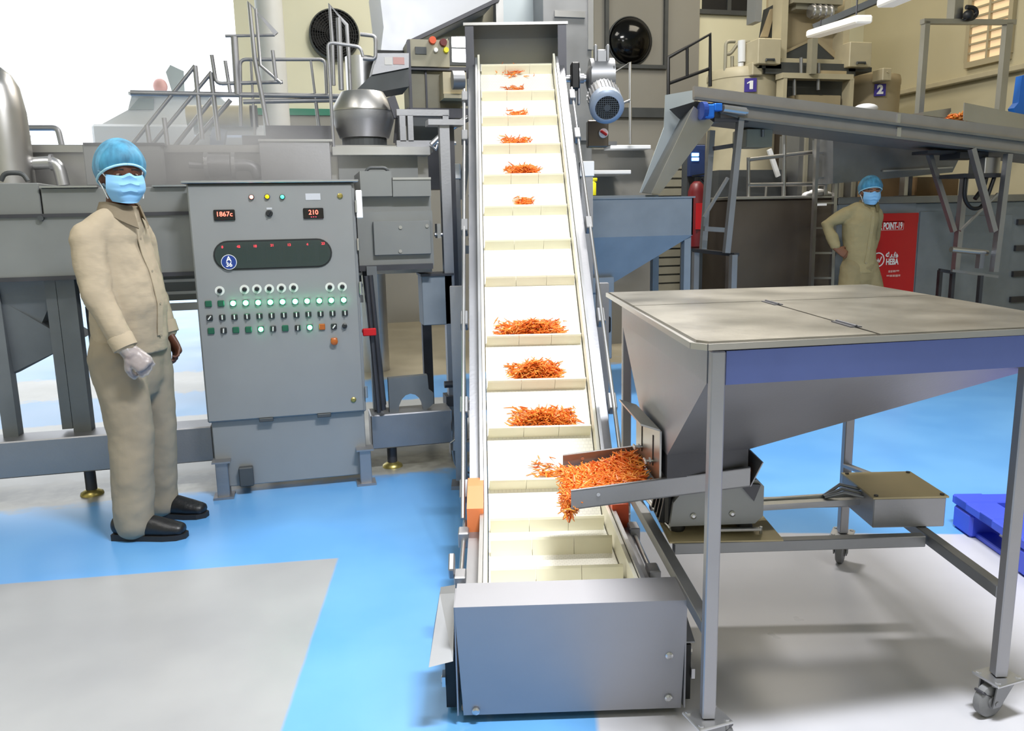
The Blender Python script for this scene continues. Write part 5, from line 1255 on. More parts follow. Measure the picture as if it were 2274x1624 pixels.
bag = mb.out('plastic_bag', M['white_bag'], None, smooth=80, loc=P(1815, 437, v=vt+.2)); tag(bag, 'crumpled white plastic bag on the rim of the brown vat', 'bag')
PSN = thing('support_post', 'steel post standing on the grey line right of the second worker', 'post', P(2018, 438, v=vt+.2)); mb = MB(); mb.pb(2011, 318, 2026, 437, vt+.2, .08); mb.out('post_tube', M['steel_satin'], PSN); mb = MB(); mb.pb(2022, 318, 2028, 437, vt+.19, .02); mb.out('shade_strip', M['steel_dark'], PSN); mb = MB(); mb.pb(2008, 434, 2034, 440, vt+.16, .16); mb.out('base_plate', M['steel_dark'], PSN)  # dark strip stands in for the post's shaded edge
for x0, x1, lab in ((2036, 2128, 'brown carton on the grey line under the right conveyor stand'), (1952, 2006, 'brown carton on the grey line right behind the second worker\'s hairnet')):
    mb = MB(); mb.pb(x0, 393, x1, 439, vt+.35, .35); b0 = mb.out('carton', M['cardboard'], None, loc=P((x0+x1)/2, 439, v=vt+.5)); tag(b0, lab, 'box', None)
# ---------------------------------------------------------------- post with screen and fire extinguisher
vx = 7.5
EX = thing('control_post', 'dark blue post with a small glowing screen behind the steel chute', 'control post', P(1548, 640, v=vx)); EX.location.z = 0; W[EX] = Matrix.Translation(EX.location)
p, q = P(1527, 320, v=vx), P(1566, 320, v=vx)
mb = MB(); mb.box((p.x, vx, 0), (q.x, vx+.12, p.z)); mb.out('post_body', M['grey_dark'], EX)
mb = MB(); mb.pb(1532, 322, 1566, 392, vx-.06, .06, .006); pn = mb.out('panel', M['panel_blue'], EX)
mb = MB(); mb.pb(1537, 340, 1552, 347, vx-.07, .012); mb.pb(1537, 350, 1552, 357, vx-.07, .012); mb.out('screen', M['screen_glow'], pn, label='small glowing blue screen')
FE = thing('fire_extinguisher', 'dark red fire extinguisher hanging on the dark post behind the blue-grey hopper', 'fire extinguisher', P(1546, 470, v=vx-.1))
c = P(1547, 440, v=vx-.11); zb_ = P(1547, 550, v=vx).z
mb = MB(); mb.lathe([(.05, zb_-c.z), (.085, zb_+.02-c.z), (.085, .06), (.06, .13), (.03, .16)], c, n=24); mb.out('cylinder', M['red_deep'], FE, smooth=50)
mb = MB(); mb.cyl(c+V((0, 0, .16)), c+V((0, 0, .2)), .025, n=12); mb.bar(c+V((-.05, 0, .21)), c+V((.09, 0, .23)), .02, .015); mb.out('valve', M['black_metal'], FE)
mb = MB(); mb.box(c+V((-.05, -.09, -.30)), c+V((.05, -.084, -.05))); mb.out('label', M['red_paint'], FE)
mb = MB(); mb.pipe([c+V((.04, -.02, .19)), c+V((.12, -.02, .1)), c+V((.11, -.02, -.2))], .012, 8, .05); mb.out('hose', M['cable_black'], FE, smooth=60)
mb = MB(); mb.box(c+V((-.04, .08, -.1)), c+V((.04, .12, -.02))); mb.out('wall_bracket', M['steel_dark'], FE)
# ---------------------------------------------------------------- tanks 1 and 2 with the feeder tower
vn = 9.0
def vat_tank(x0, x1, ytop, lab, sgn, num, hx, m):
    a, b_ = P(x0, ytop+20, v=vn+.5), P(x1, ytop+20, v=vn+.5); r = (b_.x-a.x)/2; c = (a.x+b_.x)/2; zt = P((x0+x1)/2, ytop, v=vn+.5).z
    t = thing('storage_tank', lab, 'tank', (c, vn+.5, 0))
    mb = MB(); mb.lathe([(r, .5), (r, zt-.12), (r*1.02, zt-.11), (r*1.02, zt-.05), (r*.98, zt)], (c, vn+.5, 0), n=44); tb = mb.out('tank_shell', M[m], t, smooth=40)
    mb = MB(); mb.lathe([(r*.98, zt), (r*.5, zt+.05), (.05, zt+.06)], (c, vn+.5, 0), n=44, cap0=False); mb.out('lid', M[m], t, smooth=40)
    for k in range(3): an = 2*PI*k/3+.5; mb = MB(); mb.cyl((c+r*.8*math.cos(an), vn+.5+r*.8*math.sin(an), 0), (c+r*.8*math.cos(an), vn+.5+r*.8*math.sin(an), .5), .05, n=10); mb.out('leg', M['steel_dark'], t)
    # plate on the curved face, facing the camera side
    sx0, sx1, sy0, sy1 = sgn; p = P((sx0+sx1)/2, (sy0+sy1)/2, v=vn+.5)
    dx = p.x-c; 
    # nearer crossing of the sight line with the shell
    d = (p-EYE).normalized(); tt = (p-EYE).length
    for k in range(400):
        q = EYE+d*(tt-.004*k)
        if (q.x-c)**2+(q.y-vn-.5)**2 > (r+.02)**2 and k > 3: break
    nrm = V((q.x-c, q.y-vn-.5, 0)).normalized(); w_ = .0052*(sx1-sx0)/2; h_ = .0052*(sy1-sy0)/2
    rot = Matrix((V((0, 0, 1)).cross(nrm), nrm, V((0, 0, 1)))).transposed()
    mb = MB(); mb.obox(q, (2*w_, .02, 2*h_), rot); pl = mb.out('number_plate', M['purple_sign'], t)
    fm = face_mx(q+nrm*.012, nrm)
    if num == '1':
        mb = MB(fm); mb.prism([(-.012, -h_*.62, 0), (.028, -h_*.62, 0), (.028, h_*.62, 0), (-.004, h_*.62, 0), (-.042, h_*.34, 0), (-.042, h_*.16, 0), (-.012, h_*.32, 0)], (0, 0, .003)); mb.out('numeral', M['sign_white'], pl)
    else: text_part(num, h_*1.95, M['sign_white'], pl, 'numeral', fm, .002, bold=.008)
    p = P(hx, ytop+10, v=vn+.12); mb = MB(); mb.box((p.x-.065, vn+.0, zt-.12), (p.x+.065, vn+.2, zt+.03), .01); mb.cyl((p.x, vn, zt-.02), (p.x, vn-.012, zt-.02), .012, n=8); mb.out('lid_clamp', M['cream_paint'], t)
    return t
vat_tank(1580, 1722, 160, 'round steel storage tank with purple plate 1', (1653, 1680, 174, 204), '1', 1670, 'cream_paint')
vat_tank(1888, 1986, 172, 'round beige storage tank with purple plate 2', (1941, 1967, 186, 214), '2', 1955, 'cream_warm')
FT = thing('feeder_tower', 'tall cream feeder tower with pointed dark opening between the two numbered tanks', 'tower', P(1815, 240, v=vn+.3))
v8 = vn-.1
mb = MB(); mb.pb(1750, -60, 1872, 132, v8+.35, .5); mb.out('back_sheet', M['cream_warm'], FT)
mb = MB()
mb.pb(1736, -60, 1750, 140, v8+.15, .2); mb.pb(1874, -60, 1888, 142, v8+.15, .2); mb.pb(1735, 131, 1889, 142, v8+.138, .208); mb.pb(1726, -60, 1738, 85, v8+.4, .2); mb.out('outer_frame', M['cream_paint'], FT)
mb = MB(); mb.prism(pp(v8+.3, (1745, 131), (1745, 118), (1808, 88), (1856, 131)), (0, .05, 0)); mb.out('pointed_opening', M['grey_dark'], FT)
mb = MB(); mb.prism(pp(v8+.29, (1808, 88), (1816, 84), (1866, 122), (1866, 131), (1856, 131)), (0, .04, 0)); mb.prism(pp(v8+.29, (1745, 118), (1745, 112), (1805, 84), (1808, 88)), (0, .04, 0)); mb.out('guide_plate', M['cream_warm'], FT)
mb = MB(); mb.pb(1762, -10, 1872, 8, v8+.1, .3); mb.pb(1768, 8, 1860, 22, v8+.15, .2); mb.out('hood', M['machine_beige'], FT)
mb = MB(); a, b_ = pp(v8+.1, (1798, 25), (1846, 28)); mb.cyl(a, b_, .07, n=16)
for k in range(4): q = a+(b_-a)*(.1+.26*k); mb.cyl(q, q+V((.02, 0, 0)), .085, n=16)
mb.out('coupling', M['steel_bright'], FT, smooth=50)
for x0, y0, x1, y1 in ((1684, 85, 1735, 142), (1887, 93, 1936, 149)):
    mb = MB(); mb.pb(x0, y0, x1, y1, v8, .35, .008); bx_ = mb.out('side_box', M['cream_paint'], FT)
    cx_ = (x0+x1)/2+1; mb = MB(); mb.pipe(pp(v8-.02, (cx_-9, y1-6), (cx_-9, y1-10), (cx_+9, y1-10), (cx_+9, y1-6)), .014, 8); mb.out('handle', M['grey_dark'], bx_)
    mb = MB(); mb.pb(x0-2, y1, x1, y1+10, v8+.1, .4); mb.out('box_shade_block', M['grey_dark'], FT)  # dark block stands in for shade under the side box
mb = MB(); mb.prism(pp(v8+.45, (1690, 82), (1700, 20), (1738, 0), (1738, 82)), (0, .05, 0)); mb.out('side_chute', M['grey_dark'], FT); mb = MB(); mb.prism(pp(v8+.42, (1690, 82), (1712, 20), (1722, 18), (1706, 82)), (0, .03, 0)); mb.out('chute_strip', M['cream_warm'], FT)
mb = MB(); mb.pb(1678, -10, 1692, 48, v8+.3, .2); mb.out('grey_box', M['grey_paint'], FT)
mb = MB(); mb.pb(1803, 84, 1815, 164, v8-.1, .1); mb.out('centre_post', M['machine_beige'], FT)
mb = MB(); mb.pb(1738, 163, 1896, 175, v8-.05, .15); mb.pb(1739, 174, 1747, 250, v8-.046, .15); mb.pb(1886, 174, 1895, 262, v8-.046, .15); mb.out('lower_frame', M['cream_paint'], FT)
mb = MB(); mb.pb(1748, 176, 1886, 290, v8+.25, .3); mb.pb(1700, 140, 1900, 166, v8+.1, .2); mb.out('dark_body', M['grey_dark'], FT)
mb = MB(); mb.pb(1766, 211, 1868, 240, v8+.05, .3, .01); mb.pb(1820, 157, 1880, 165, v8+.0, .3); mb.out('hopper_lip', M['cream_warm'], FT)
for px, y0, y1 in ((1779, 128, 163), (1818, 140, 163), (1764, 176, 212), (1817, 176, 200)): mb = MB(); mb.cyl(P(px, y0, v=v8), P(px, y1, v=v8), .02, n=8); mb.out('stem', M['steel_dull'], FT)
mb = MB(); p, q = P(1745, 240, v=v8), P(1890, 240, v=v8); mb.box((p.x, v8, 0), (q.x, v8+.8, p.z)); mb.out('pedestal', M['steel_brown'], FT)
PW = thing('pipe_manifold', 'thin dark pipes with a white filter cylinder above tank 1', 'pipes', P(1630, 160, v=vn+.3))
for pts in ([(1610, 158), (1612, 92), (1632, 92)], [(1612, 120), (1622, 120), (1640, 95), (1665, 94)], [(1626, 158), (1626, 125)]): mb = MB(); mb.pipe(pp(vn+.3, *pts), .022, 8, .05); mb.out('pipe', M['machine_beige'], PW, smooth=60)
mb = MB(); mb.cyl(P(1647, 138, v=vn+.2), P(1647, 90, v=vn+.2), .045, n=16); mb.cyl(P(1645, 152, v=vn+.2), P(1645, 140, v=vn+.2), .035, n=14); mb.out('filter_cylinder', M['bare_white'], PW, smooth=60)
# white cap on the conveyor edge
mb = MB(); mb.ball(P(1923, 241, v=vq+.6), (.11, .1, .045), 18, 8); tag(mb.out('safety_helmet', M['white_bag'], None, smooth=80, loc=P(1923, 243, v=vq+.6)), 'rounded white cap lying on the far edge of the right conveyor', 'cap')
# ---------------------------------------------------------------- portal frame, hose, hung lamps at the right wall
PF = thing('portal_frame', 'tall grey square tube portal frame near the right wall', 'frame', P(2140, 240, v=7.0))
mb = MB(); mb.bar(P(2056, 48, v=7.0), P(2040, 262, v=7.0), .055, .06, up=(0, 1, 0)); mb.out('post', M['steel_satin'], PF)
mb = MB(); mb.bar(P(2238, 52, v=7.0), P(2218, 268, v=7.0), .075, .06, up=(0, 1, 0)); mb.out('post', M['steel_satin'], PF)
mb = MB(); mb.bar(P(2048, 48, v=7.0), P(2252, 50, v=7.0), .06, .045); mb.out('top_bar', M['steel_satin'], PF)
mb = MB(); mb.pb(2122, -60, 2141, 50, 7.0, .1); mb.out('hanger', M['steel_satin'], PF)
mb = MB(); mb.pipe(pp(6.95, (2144, 40), (2160, 42), (2170, 30), (2164, 17), (2146, 16)), .022, 8, .05); mb.ball(P(2150, 34, v=6.95), .05, 12, 8); mb.out('hose_loop', M['cable_black'], PF, smooth=60)
def hung_lamp(a, b_, r0, r1, v0_, v1_, lab):
    p, q = P(*a, v=v0_), P(*b_, v=v1_); t = thing('hung_lamp', lab, 'lamp', (p+q)/2)
    d = (q-p).normalized()
    mb = MB(); mb.bar(p, q, .16, .07, bv=.015); mb.out('diffuser', M['lamp_shell'], t)
    mb = MB(); p2, q2 = P(*r0, v=v0_), P(*r1, v=v1_+.6); mb.bar(p2, q2, .08, .06); mb.out('mounting_rail', M['grey_dark'], t)
    for k in (.15, .85): s = p+(q-p)*k; e = p2+(q2-p2)*k; mb = MB(); mb.cyl(s, V((s.x, s.y, e.z)), .008, n=6); mb.out('hanger_rod', M['steel_dark'], t)
hung_lamp((1806, 76), (1920, 42), (1806, 62), (1992, -18), 7.6, 6.6, 'long white fluorescent lamp hung in front of the cream feeder tower')
hung_lamp((1966, 8), (2080, -40), (1975, -4), (2120, -60), 6.4, 5.6, 'second white fluorescent lamp cut by the top edge above the right wall')
# ---------------------------------------------------------------- low bench, slatted screen and rails behind the belt
LB = thing('wash_bench', 'grey wash bench with bright front rails behind the conveyor motor', 'bench', P(1380, 430, v=8.2)); LB.location.z = 0; W[LB] = Matrix.Translation(LB.location)
p, q = P(1300, 332, v=8.2), P(1450, 332, v=8.2)
mb = MB(); mb.box((p.x, 8.2, 0), (q.x, 9.2, p.z)); mb.out('bench_body', M['wall_grey'], LB)
mb = MB(); mb.pb(1356, 322, 1446, 331, 8.0, .2, .006); mb.pb(1318, 378, 1402, 387, 7.7, .5, .006); mb.out('front_rail', M['bare_white'], LB)
mb = MB(); mb.pb(1316, 314, 1370, 322, 8.0, .3); mb.out('shelf', M['steel_dull'], LB)
SS = thing('slatted_screen', 'grey slatted screen behind the steel chute and hopper', 'screen', P(1490, 600, v=8.4)); SS.location.z = 0; W[SS] = Matrix.Translation(SS.location)
p, q = P(1440, 335, v=8.4), P(1560, 335, v=8.4); mb = MB(); mb.box((p.x, 8.4, 0), (q.x, 8.46, p.z)); mb.out('backing', M['wall_grey'], SS)
mb = MB()
k = .25
while k < p.z-.05: mb.box((p.x, 8.37, k), (q.x, 8.40, k+.075)); k += .095
mb.out('slats', M['machine_beige'], SS)
BR = thing('black_railing', 'black stair railing in front of the grey wall bay', 'railing', P(1530, 195, v=8.6))
for pts, r in (([(1484, 235), (1484, 128), (1577, 76), (1577, 192)], .022), ([(1484, 186), (1577, 152)], .018), ([(1526, 104), (1526, 168)], .018)): mb = MB(); mb.pipe(pp(8.6, *pts), r, 8); mb.out('rail', M['black_metal'], BR, smooth=60)
SP = thing('silver_railing', 'thin silver pipe rail just right of the conveyor motor', 'railing', P(1400, 318, v=7.9))
for pts in ([(1360, 164), (1399, 138), (1400, 320)], [(1362, 238), (1400, 222)]): mb = MB(); mb.pipe(pp(7.9, *pts), .016, 8); mb.out('rail', M['steel_bright'], SP, smooth=60)
WB = thing('low_wall', 'low grey dividing wall behind the motor and railings', 'wall', P(1500, 320, v=10.2)); WB.location.z = 0; W[WB] = Matrix.Translation(WB.location)
p, q = P(1318, 150, v=10.2), P(1600, 150, v=10.2); zz = P(1400, 240, v=10.2).z
mb = MB(); mb.box((p.x, 10.2, 0), (q.x, 10.4, zz)); mb.out('wall_body', M['wall_grey'], WB)
mb = MB(); mb.box((p.x, 10.15, zz-.12), (q.x, 10.2, zz)); mb.out('dark_kerb', M['grey_dark'], WB)

# ---------------------------------------------------------------- clutter under the right conveyor
DC = thing('drive_cabinet', 'grey ribbed machine cabinet behind the ladder and guard rail', 'machine housing', P(1830, 437, v=8.4)); DC.location.z = 0; W[DC] = Matrix.Translation(DC.location)
p, q = P(1775, 320, v=8.35), P(1965, 320, v=8.35)
mb = MB(); mb.box((p.x, 8.35, 0), (q.x, 8.75, p.z+.12)); mb.out('cabinet_body', M['steel_dull'], DC)
mb = MB()
for k in range(7): x = p.x+.08+k*(q.x-p.x-.16)/6; mb.box((x-.02, 8.32, 1.0), (x+.02, 8.35, p.z+.1))
mb.out('rib', M['machine_beige'], DC)
HB = thing('hanging_box', 'small beige box hanging under the right conveyor head', 'box', P(1686, 290, v=vq+.35))
mb = MB(); mb.pb(1658, 286, 1716, 326, vq+.35, .25, .006); mb.out('box_body', M['machine_beige'], HB)
mb = MB(); mb.cyl(P(1694, 288, v=vq+.4), P(1694, 262, v=vq+.4), .01, n=8); mb.cyl(P(1694, 304, v=vq+.34), P(1694, 288, v=vq+.34), .014, n=8); mb.out('hanger', M['steel_dull'], HB)
DM = thing('mixing_drum_base', 'dark machine base with sloping white strip below tank 1', 'machine base', P(1660, 437, v=8.5)); DM.location.z = 0; W[DM] = Matrix.Translation(DM.location)
p, q = P(1596, 378, v=8.5), P(1744, 378, v=8.5)
mb = MB(); mb.box((p.x, 8.5, 0), (q.x, 8.85, p.z)); mb.out('base_body', M['grey_dark'], DM)
mb = MB(); mb.bar(P(1708, 332, v=8.3), P(1728, 392, v=8.3), .05, .03, up=(0, 1, 0)); mb.out('white_strip', M['sign_white'], DM)
mb = MB(); mb.prism(pp(vq+.12, (2262, 292), (2252, 240), (2262, 228), (2270, 168), (2300, 160), (2330, 170), (2330, 302)), (0, .07, 0)); o = mb.out('plastic_tote', M['gear_blue'], None, loc=P(2290, 292, v=vq+.27)); tag(o, 'blue plastic tote edge at the far right behind the conveyor spill guard', 'tote')
mb = MB()
for k, (a, b_, c) in enumerate((((1000, 985), (1030, 962), (1046, 1000)), ((1005, 1000), (1012, 1040), (1048, 1052)), ((1012, 960), (1005, 1010), (1040, 1062)))):
    mb = MB(); p = [P(*q, v=4.05+.04*k) for q in (a, b_, c)]; mb.pipe(p, .006, 6, .06); o = mb.out('cable', M['steel_dull'], None, smooth=70, loc=p[0]); tag(o, ('upper', 'middle', 'lower')[k]+' of three thin grey loose cables hanging left of the conveyor foot', 'cable', 'loose cables left of the conveyor')
# ---------------------------------------------------------------- people
def make_hand(mb, wrist, d, palm, curl, s=1.0, infl=0.0, thumb=1):
    d = V(d).normalized(); palm = V(palm); palm = (palm-d*palm.dot(d)).normalized(); side = d.cross(palm)*thumb
    w = V(wrist); kn = w+d*.088*s
    sleeve(mb, [w-d*.03*s, w+d*.02*s, w+d*.055*s, kn], [(.027*s+infl, .021*s+infl), (.035*s+infl, .019*s+infl), (.041*s+infl, .017*s+infl), (.039*s+infl, .014*s+infl)], side, n=14)
    for k, (off, L, r) in enumerate(((.031, .072, .0088), (.0105, .080, .0092), (-.0105, .074, .0088), (-.031, .058, .0080))):
        pts = [kn+side*off*s-d*.014*s]; rad = [r*s+infl]; a = 0.0
        for j, f in enumerate((.50, .29, .21)):
            a += R(curl*(.75, 1.15, .8)[j])+R(1.5*k)
            dd = d*math.cos(a)+palm*math.sin(a)
            pts.append(pts[-1]+dd*(L*f*s+(.014*s if j == 0 else 0))); rad.append(r*(.96, .9, .74)[j]*s+infl)
        sleeve(mb, pts, rad, side, n=10)
    t0 = w+d*.028*s+side*.030*s; t1 = t0+(d*.6+side*.55+palm*.45).normalized()*.040*s; t2 = t1+(d*.85+side*.05+palm*(.3+curl/90)).normalized()*.032*s; t3 = t2+(d*.8-side*.2+palm*(.3+curl/70)).normalized()*.022*s
    sleeve(mb, [t0, t1, t2, t3], [.0135*s+infl, .0115*s+infl, .010*s+infl, .0082*s+infl], palm, n=10)
def head_parts(root, c, yaw, skin, pitch=0, net_scale=1.0, nm='dark', eyes=True):
    """returns head matrix; head centre c (middle of the skull), x = where the face looks"""
    mx = Matrix.Translation(V(c)) @ Matrix.Rotation(yaw, 4, 'Z') @ Matrix.Rotation(pitch, 4, 'Y')
    return mx
def head_lofts(mb, mx):
    def q(*p): return mx @ V(p)
    t = MB(); t.ball((0, 0, .012), (.098, .078, .108), 20, 14)
    t.ball((.030, 0, -.055), (.062, .060, .068), 18, 12)                    # jaw
    t.ball((.052, 0, -.098), (.030, .028, .020), 12, 8)                     # chin
    t.ball((.070, 0, .022), (.026, .055, .016), 14, 8)                      # brow
    t.hex8([(.080, -.016, -.035), (.114, -.010, -.038), (.114, .010, -.038), (.080, .016, -.035), (.075, -.008, .022), (.094, -.006, .018), (.094, .006, .018), (.075, .008, .022)])  # nose
    t.ball((.083, 0, -.066), (.016, .026, .010), 10, 6)                     # lips
    for s in (-1, 1):
        t.ball((-.004, s*.080, -.012), (.020, .010, .033), 12, 8)           # ears
        t.ball((.058, s*.042, -.016), (.022, .020, .018), 10, 6)             # cheekbones
    me = bpy.data.meshes.new('t'); t.bm.transform(mx); t.bm.to_mesh(me); mb.bm.from_mesh(me); bpy.data.meshes.remove(me); t.bm.free()
def face_children(root, mx):
    for s in (-1, 1):
        t = MB(mx); t.ball((.081, s*.031, .000), (.012, .013, .0065), 12, 8); e = t.out('eye', M['eye_white'], root, smooth=80)
        t = MB(mx); t.ball((.0915, s*.030, .000), (.0028, .0055, .0052), 10, 6); t.out('iris', M['eye_dark'], e, smooth=80)
        t = MB(mx); t.bar((.092, s*.014, .022), (.078, s*.052, .022), .008, .007); t.out('eyebrow', M['hair_black'], root)
def cap_shell(mx, rx, ry, rz, cz, cut, thick, name, m, root, fx=0, pleat=0.0, n=40, rows=14, tilt=0.0):
    """part of an ellipsoid above a tilted rim: hair or hairnet"""
    t = MB(mx); rings = []
    for i in range(rows+1):
        ring = []
        for k in range(n):
            an = 2*PI*k/n
            low = cut+tilt*math.cos(an)
            ph = (PI/2)+(low-PI/2)*i/rows     # latitude from crown to rim
            pl = 1+pleat*math.sin(an*13)*(i/rows)*(1-.3*i/rows)+pleat*.6*math.sin(an*7+1)*(i/rows)
            tuck = 1-.10*max(0, (i-rows*.82)/(rows*.18))
            ring.append(t.bm.verts.new(V((fx+rx*math.cos(ph)*math.cos(an)*pl*tuck, ry*math.cos(ph)*math.sin(an)*pl*tuck, cz+rz*math.sin(ph)))))
        rings.append(ring)
    for A, B in zip(rings, rings[1:]):
        for k in range(n): t.face([A[k], A[(k+1) % n], B[(k+1) % n], B[k]])
    rim = [v.co.copy() for v in rings[-1]]
    bmesh.ops.remove_doubles(t.bm, verts=t.bm.verts[:], dist=1e-4)
    bmesh.ops.recalc_face_normals(t.bm, faces=t.bm.faces[:])
    if thick:
        r = bmesh.ops.solidify(t.bm, geom=t.bm.faces[:], thickness=thick)
    o = t.out(name, m, root, smooth=80)
    return o, rim
def mask_part(root, mx, m, loops=True):
    t = MB(mx); n, rows = 18, 12; grid = []
    for i in range(rows+1):
        z = -.004-.112*i/rows; row = []
        fz = i/rows
        half = .072+.006*math.sin(PI*fz)-.055*max(0, fz-.55)**1.3
        dep = .104+.012*math.sin(PI*min(1, fz*1.3))-.02*max(0, fz-.62)
        for k in range(n+1):
            y = -half+2*half*k/n; s = y/half
            bulge = dep-(.060*abs(s)**2.7)
            if fz < .25: bulge += .012*math.exp(-(s/.18)**2)*(1-fz*2)
            pleat = .0035*(1 if (i % 3 == 1) else (-1 if i % 3 == 2 else 0))*(1-abs(s)**3)
            row.append(t.bm.verts.new(V((bulge+pleat, y*1.02, z+.014*math.exp(-(s/.22)**2)*(1-fz)+.004*s*s))))
        grid.append(row)
    for i in range(rows):
        for k in range(n): t.face([grid[i][k], grid[i][k+1], grid[i+1][k+1], grid[i+1][k]])
    bmesh.ops.recalc_face_normals(t.bm, faces=t.bm.faces[:])
    bmesh.ops.solidify(t.bm, geom=t.bm.faces[:], thickness=.003)
    mk = t.out('face_mask', m, root, smooth=50)
    for s in (-1, 1):
        t = MB(mx); t.pipe([(.040, s*.072, -.012), (.012, s*.082, .008), (-.012, s*.088, .010)], .0022, 6); t.pipe([(.040, s*.070, -.100), (.015, s*.082, -.055), (-.012, s*.088, -.03)], .0022, 6); t.out('ear_loop', M['mask_loop'], mk)
    return mk
def shoe(root, heel, yaw, m, L=.285):
    mx = Matrix.Translation(V(heel)) @ Matrix.Rotation(yaw, 4, 'Z')
    t = MB(mx)
    sleeve(t, [(-.022, 0, .064), (.05, 0, .064), (.14, 0, .055), (.20, 0, .046), (.255, 0, .040)], [(.036, .046), (.040, .055), (.047, .050), (.050, .040), (.042, .030)], (0, 1, 0), n=20)
    sleeve(t, [(.045, 0, .05), (.035, 0, .10), (.030, 0, .125)], [(.040, .050), (.042, .052), (.042, .050)], (0, 1, 0), n=18)
    up = fuse(t, 'shoe', m, root, .006, 3)
    t = MB(mx); pts = [(-.045, -.030), (-.045, .030), (.03, .038), (.10, .043), (.19, .052), (.25, .045), (.285, .018), (.285, -.018), (.25, -.045), (.19, -.052), (.10, -.043), (.03, -.038)]
    t.prism([(x, y, 0) for x, y in pts], (0, 0, .024)); t.prism([(x, y, .0) for x, y in [(-.045, -.031), (-.045, .031), (.07, .041), (.07, -.041)]], (0, 0, .030)); t.out('sole', M['black_rubber'], up)
    t = MB(mx)
    for k in range(4): x = .085+k*.024; t.pipe([(x, -.028, .098-k*.008), (x+.012, 0, .106-k*.009), (x, .028, .098-k*.008)], .0028, 6)
    t.out('laces', M['cable_black'], up)
    return up
from mathutils.bvhtree import BVHTree
def shirt_trim(shirt, nk, f, l, zs, m, m2, xf, axis0):
    """fold-down collar with two points, button placket laid on the shirt front"""
    me = shirt.data; bvh = BVHTree.FromPolygons([v.co.copy() for v in me.vertices], [tuple(p.vertices) for p in me.polygons])
    inv = W[shirt].inverted() @ xf if xf is not None else W[shirt].inverted()
    i3 = inv.to_3x3()
    mb = MB(xf); rows = []
    N = 26
    for k in range(N+1):
        an = R(16+(328)*k/N); d = f*math.cos(an)+l*math.sin(an)
        tip = max(0, 1-min(k, N-k)/4.0)
        base = nk+d*.071+V((0, 0, -.030-.018*math.cos(an))); top = nk+d*.072+V((0, 0, .012-.020*max(0, math.cos(an))))
        out = nk+d*(.100+.010*tip)+V((0, 0, -.042-.030*max(0, math.cos(an))-.030*tip))
        rows.append([mb.bm.verts.new(p) for p in (base, top, top+d*.008, out, out-d*.004-V((0, 0, .004)))])
    for A, B in zip(rows, rows[1:]):
        for j in range(4): mb.face([A[j], A[j+1], B[j+1], B[j]])
    bmesh.ops.solidify(mb.bm, geom=mb.bm.faces[:], thickness=.003)
    mb.out('collar', m, shirt, smooth=60)
    pts = []
    for z in zs:
        ax = nk.lerp(axis0, min(1, max(0, (nk.z-z)/(nk.z-axis0.z)))); ax = V((ax.x, ax.y, z))
        o = inv @ (ax+f*.6); hit = bvh.ray_cast(o, (i3 @ (-f)).normalized())
        if hit[0] is not None: pts.append((inv.inverted() @ hit[0])+f*.002)
    mb = MB(xf)
    L = [mb.bm.verts.new(p-l*.016) for p in pts]; Rr = [mb.bm.verts.new(p+l*.016) for p in pts]
    Lo = [mb.bm.verts.new(p-l*.016+f*.004) for p in pts]; Ro = [mb.bm.verts.new(p+l*.016+f*.004) for p in pts]
    for k in range(len(pts)-1):
        mb.face([Lo[k], Ro[k], Ro[k+1], Lo[k+1]]); mb.face([L[k], Lo[k], Lo[k+1], L[k+1]]); mb.face([Rr[k], Rr[k+1], Ro[k+1], Ro[k]])
    pk = mb.out('placket', m, shirt, smooth=60)
    for p in pts[1::2]:
        mb = MB(xf); mb.lathe([(.0055, .003), (.0055, .006)], p, f, n=10); mb.out('button', m2, pk)
# ================= first worker, beside the control cabinet
P1 = thing('person', 'person in khaki work clothes, blue hairnet and mask standing beside the control cabinet', 'person', O(-1.68, 3.60, 0), R(-YAW))
def a1(x, y, z): return V((x, y, z))
F1 = R(-13); f1 = V((math.cos(F1), math.sin(F1), 0)); l1v = V((-math.sin(F1), math.cos(F1), 0))
pel = V((-1.70, 3.57, .90)); che = V((-1.712, 3.57, 1.24)); nek = V((-1.672, 3.560, 1.478)); hd = V((-1.643, 3.54, 1.606))
shR, shL = V((-1.752, 3.412, 1.335)), V((-1.68, 3.722, 1.335))
elR = V((-1.715, 3.358, 1.115)); wrR = V((-1.605, 3.338, .885)); elL = V((-1.675, 3.785, 1.10)); wrL = V((-1.605, 3.765, .885))
hipR, hipL = pel-l1v*.092-V((0, 0, .05)), pel+l1v*.092-V((0, 0, .05))
knR, knL = V((-1.690, 3.478, .49)), V((-1.682, 3.70, .49)); anR, anL = V((-1.712, 3.462, .10)), V((-1.712, 3.735, .10))
HX1 = head_parts(None, hd, R(-50), None, R(6))
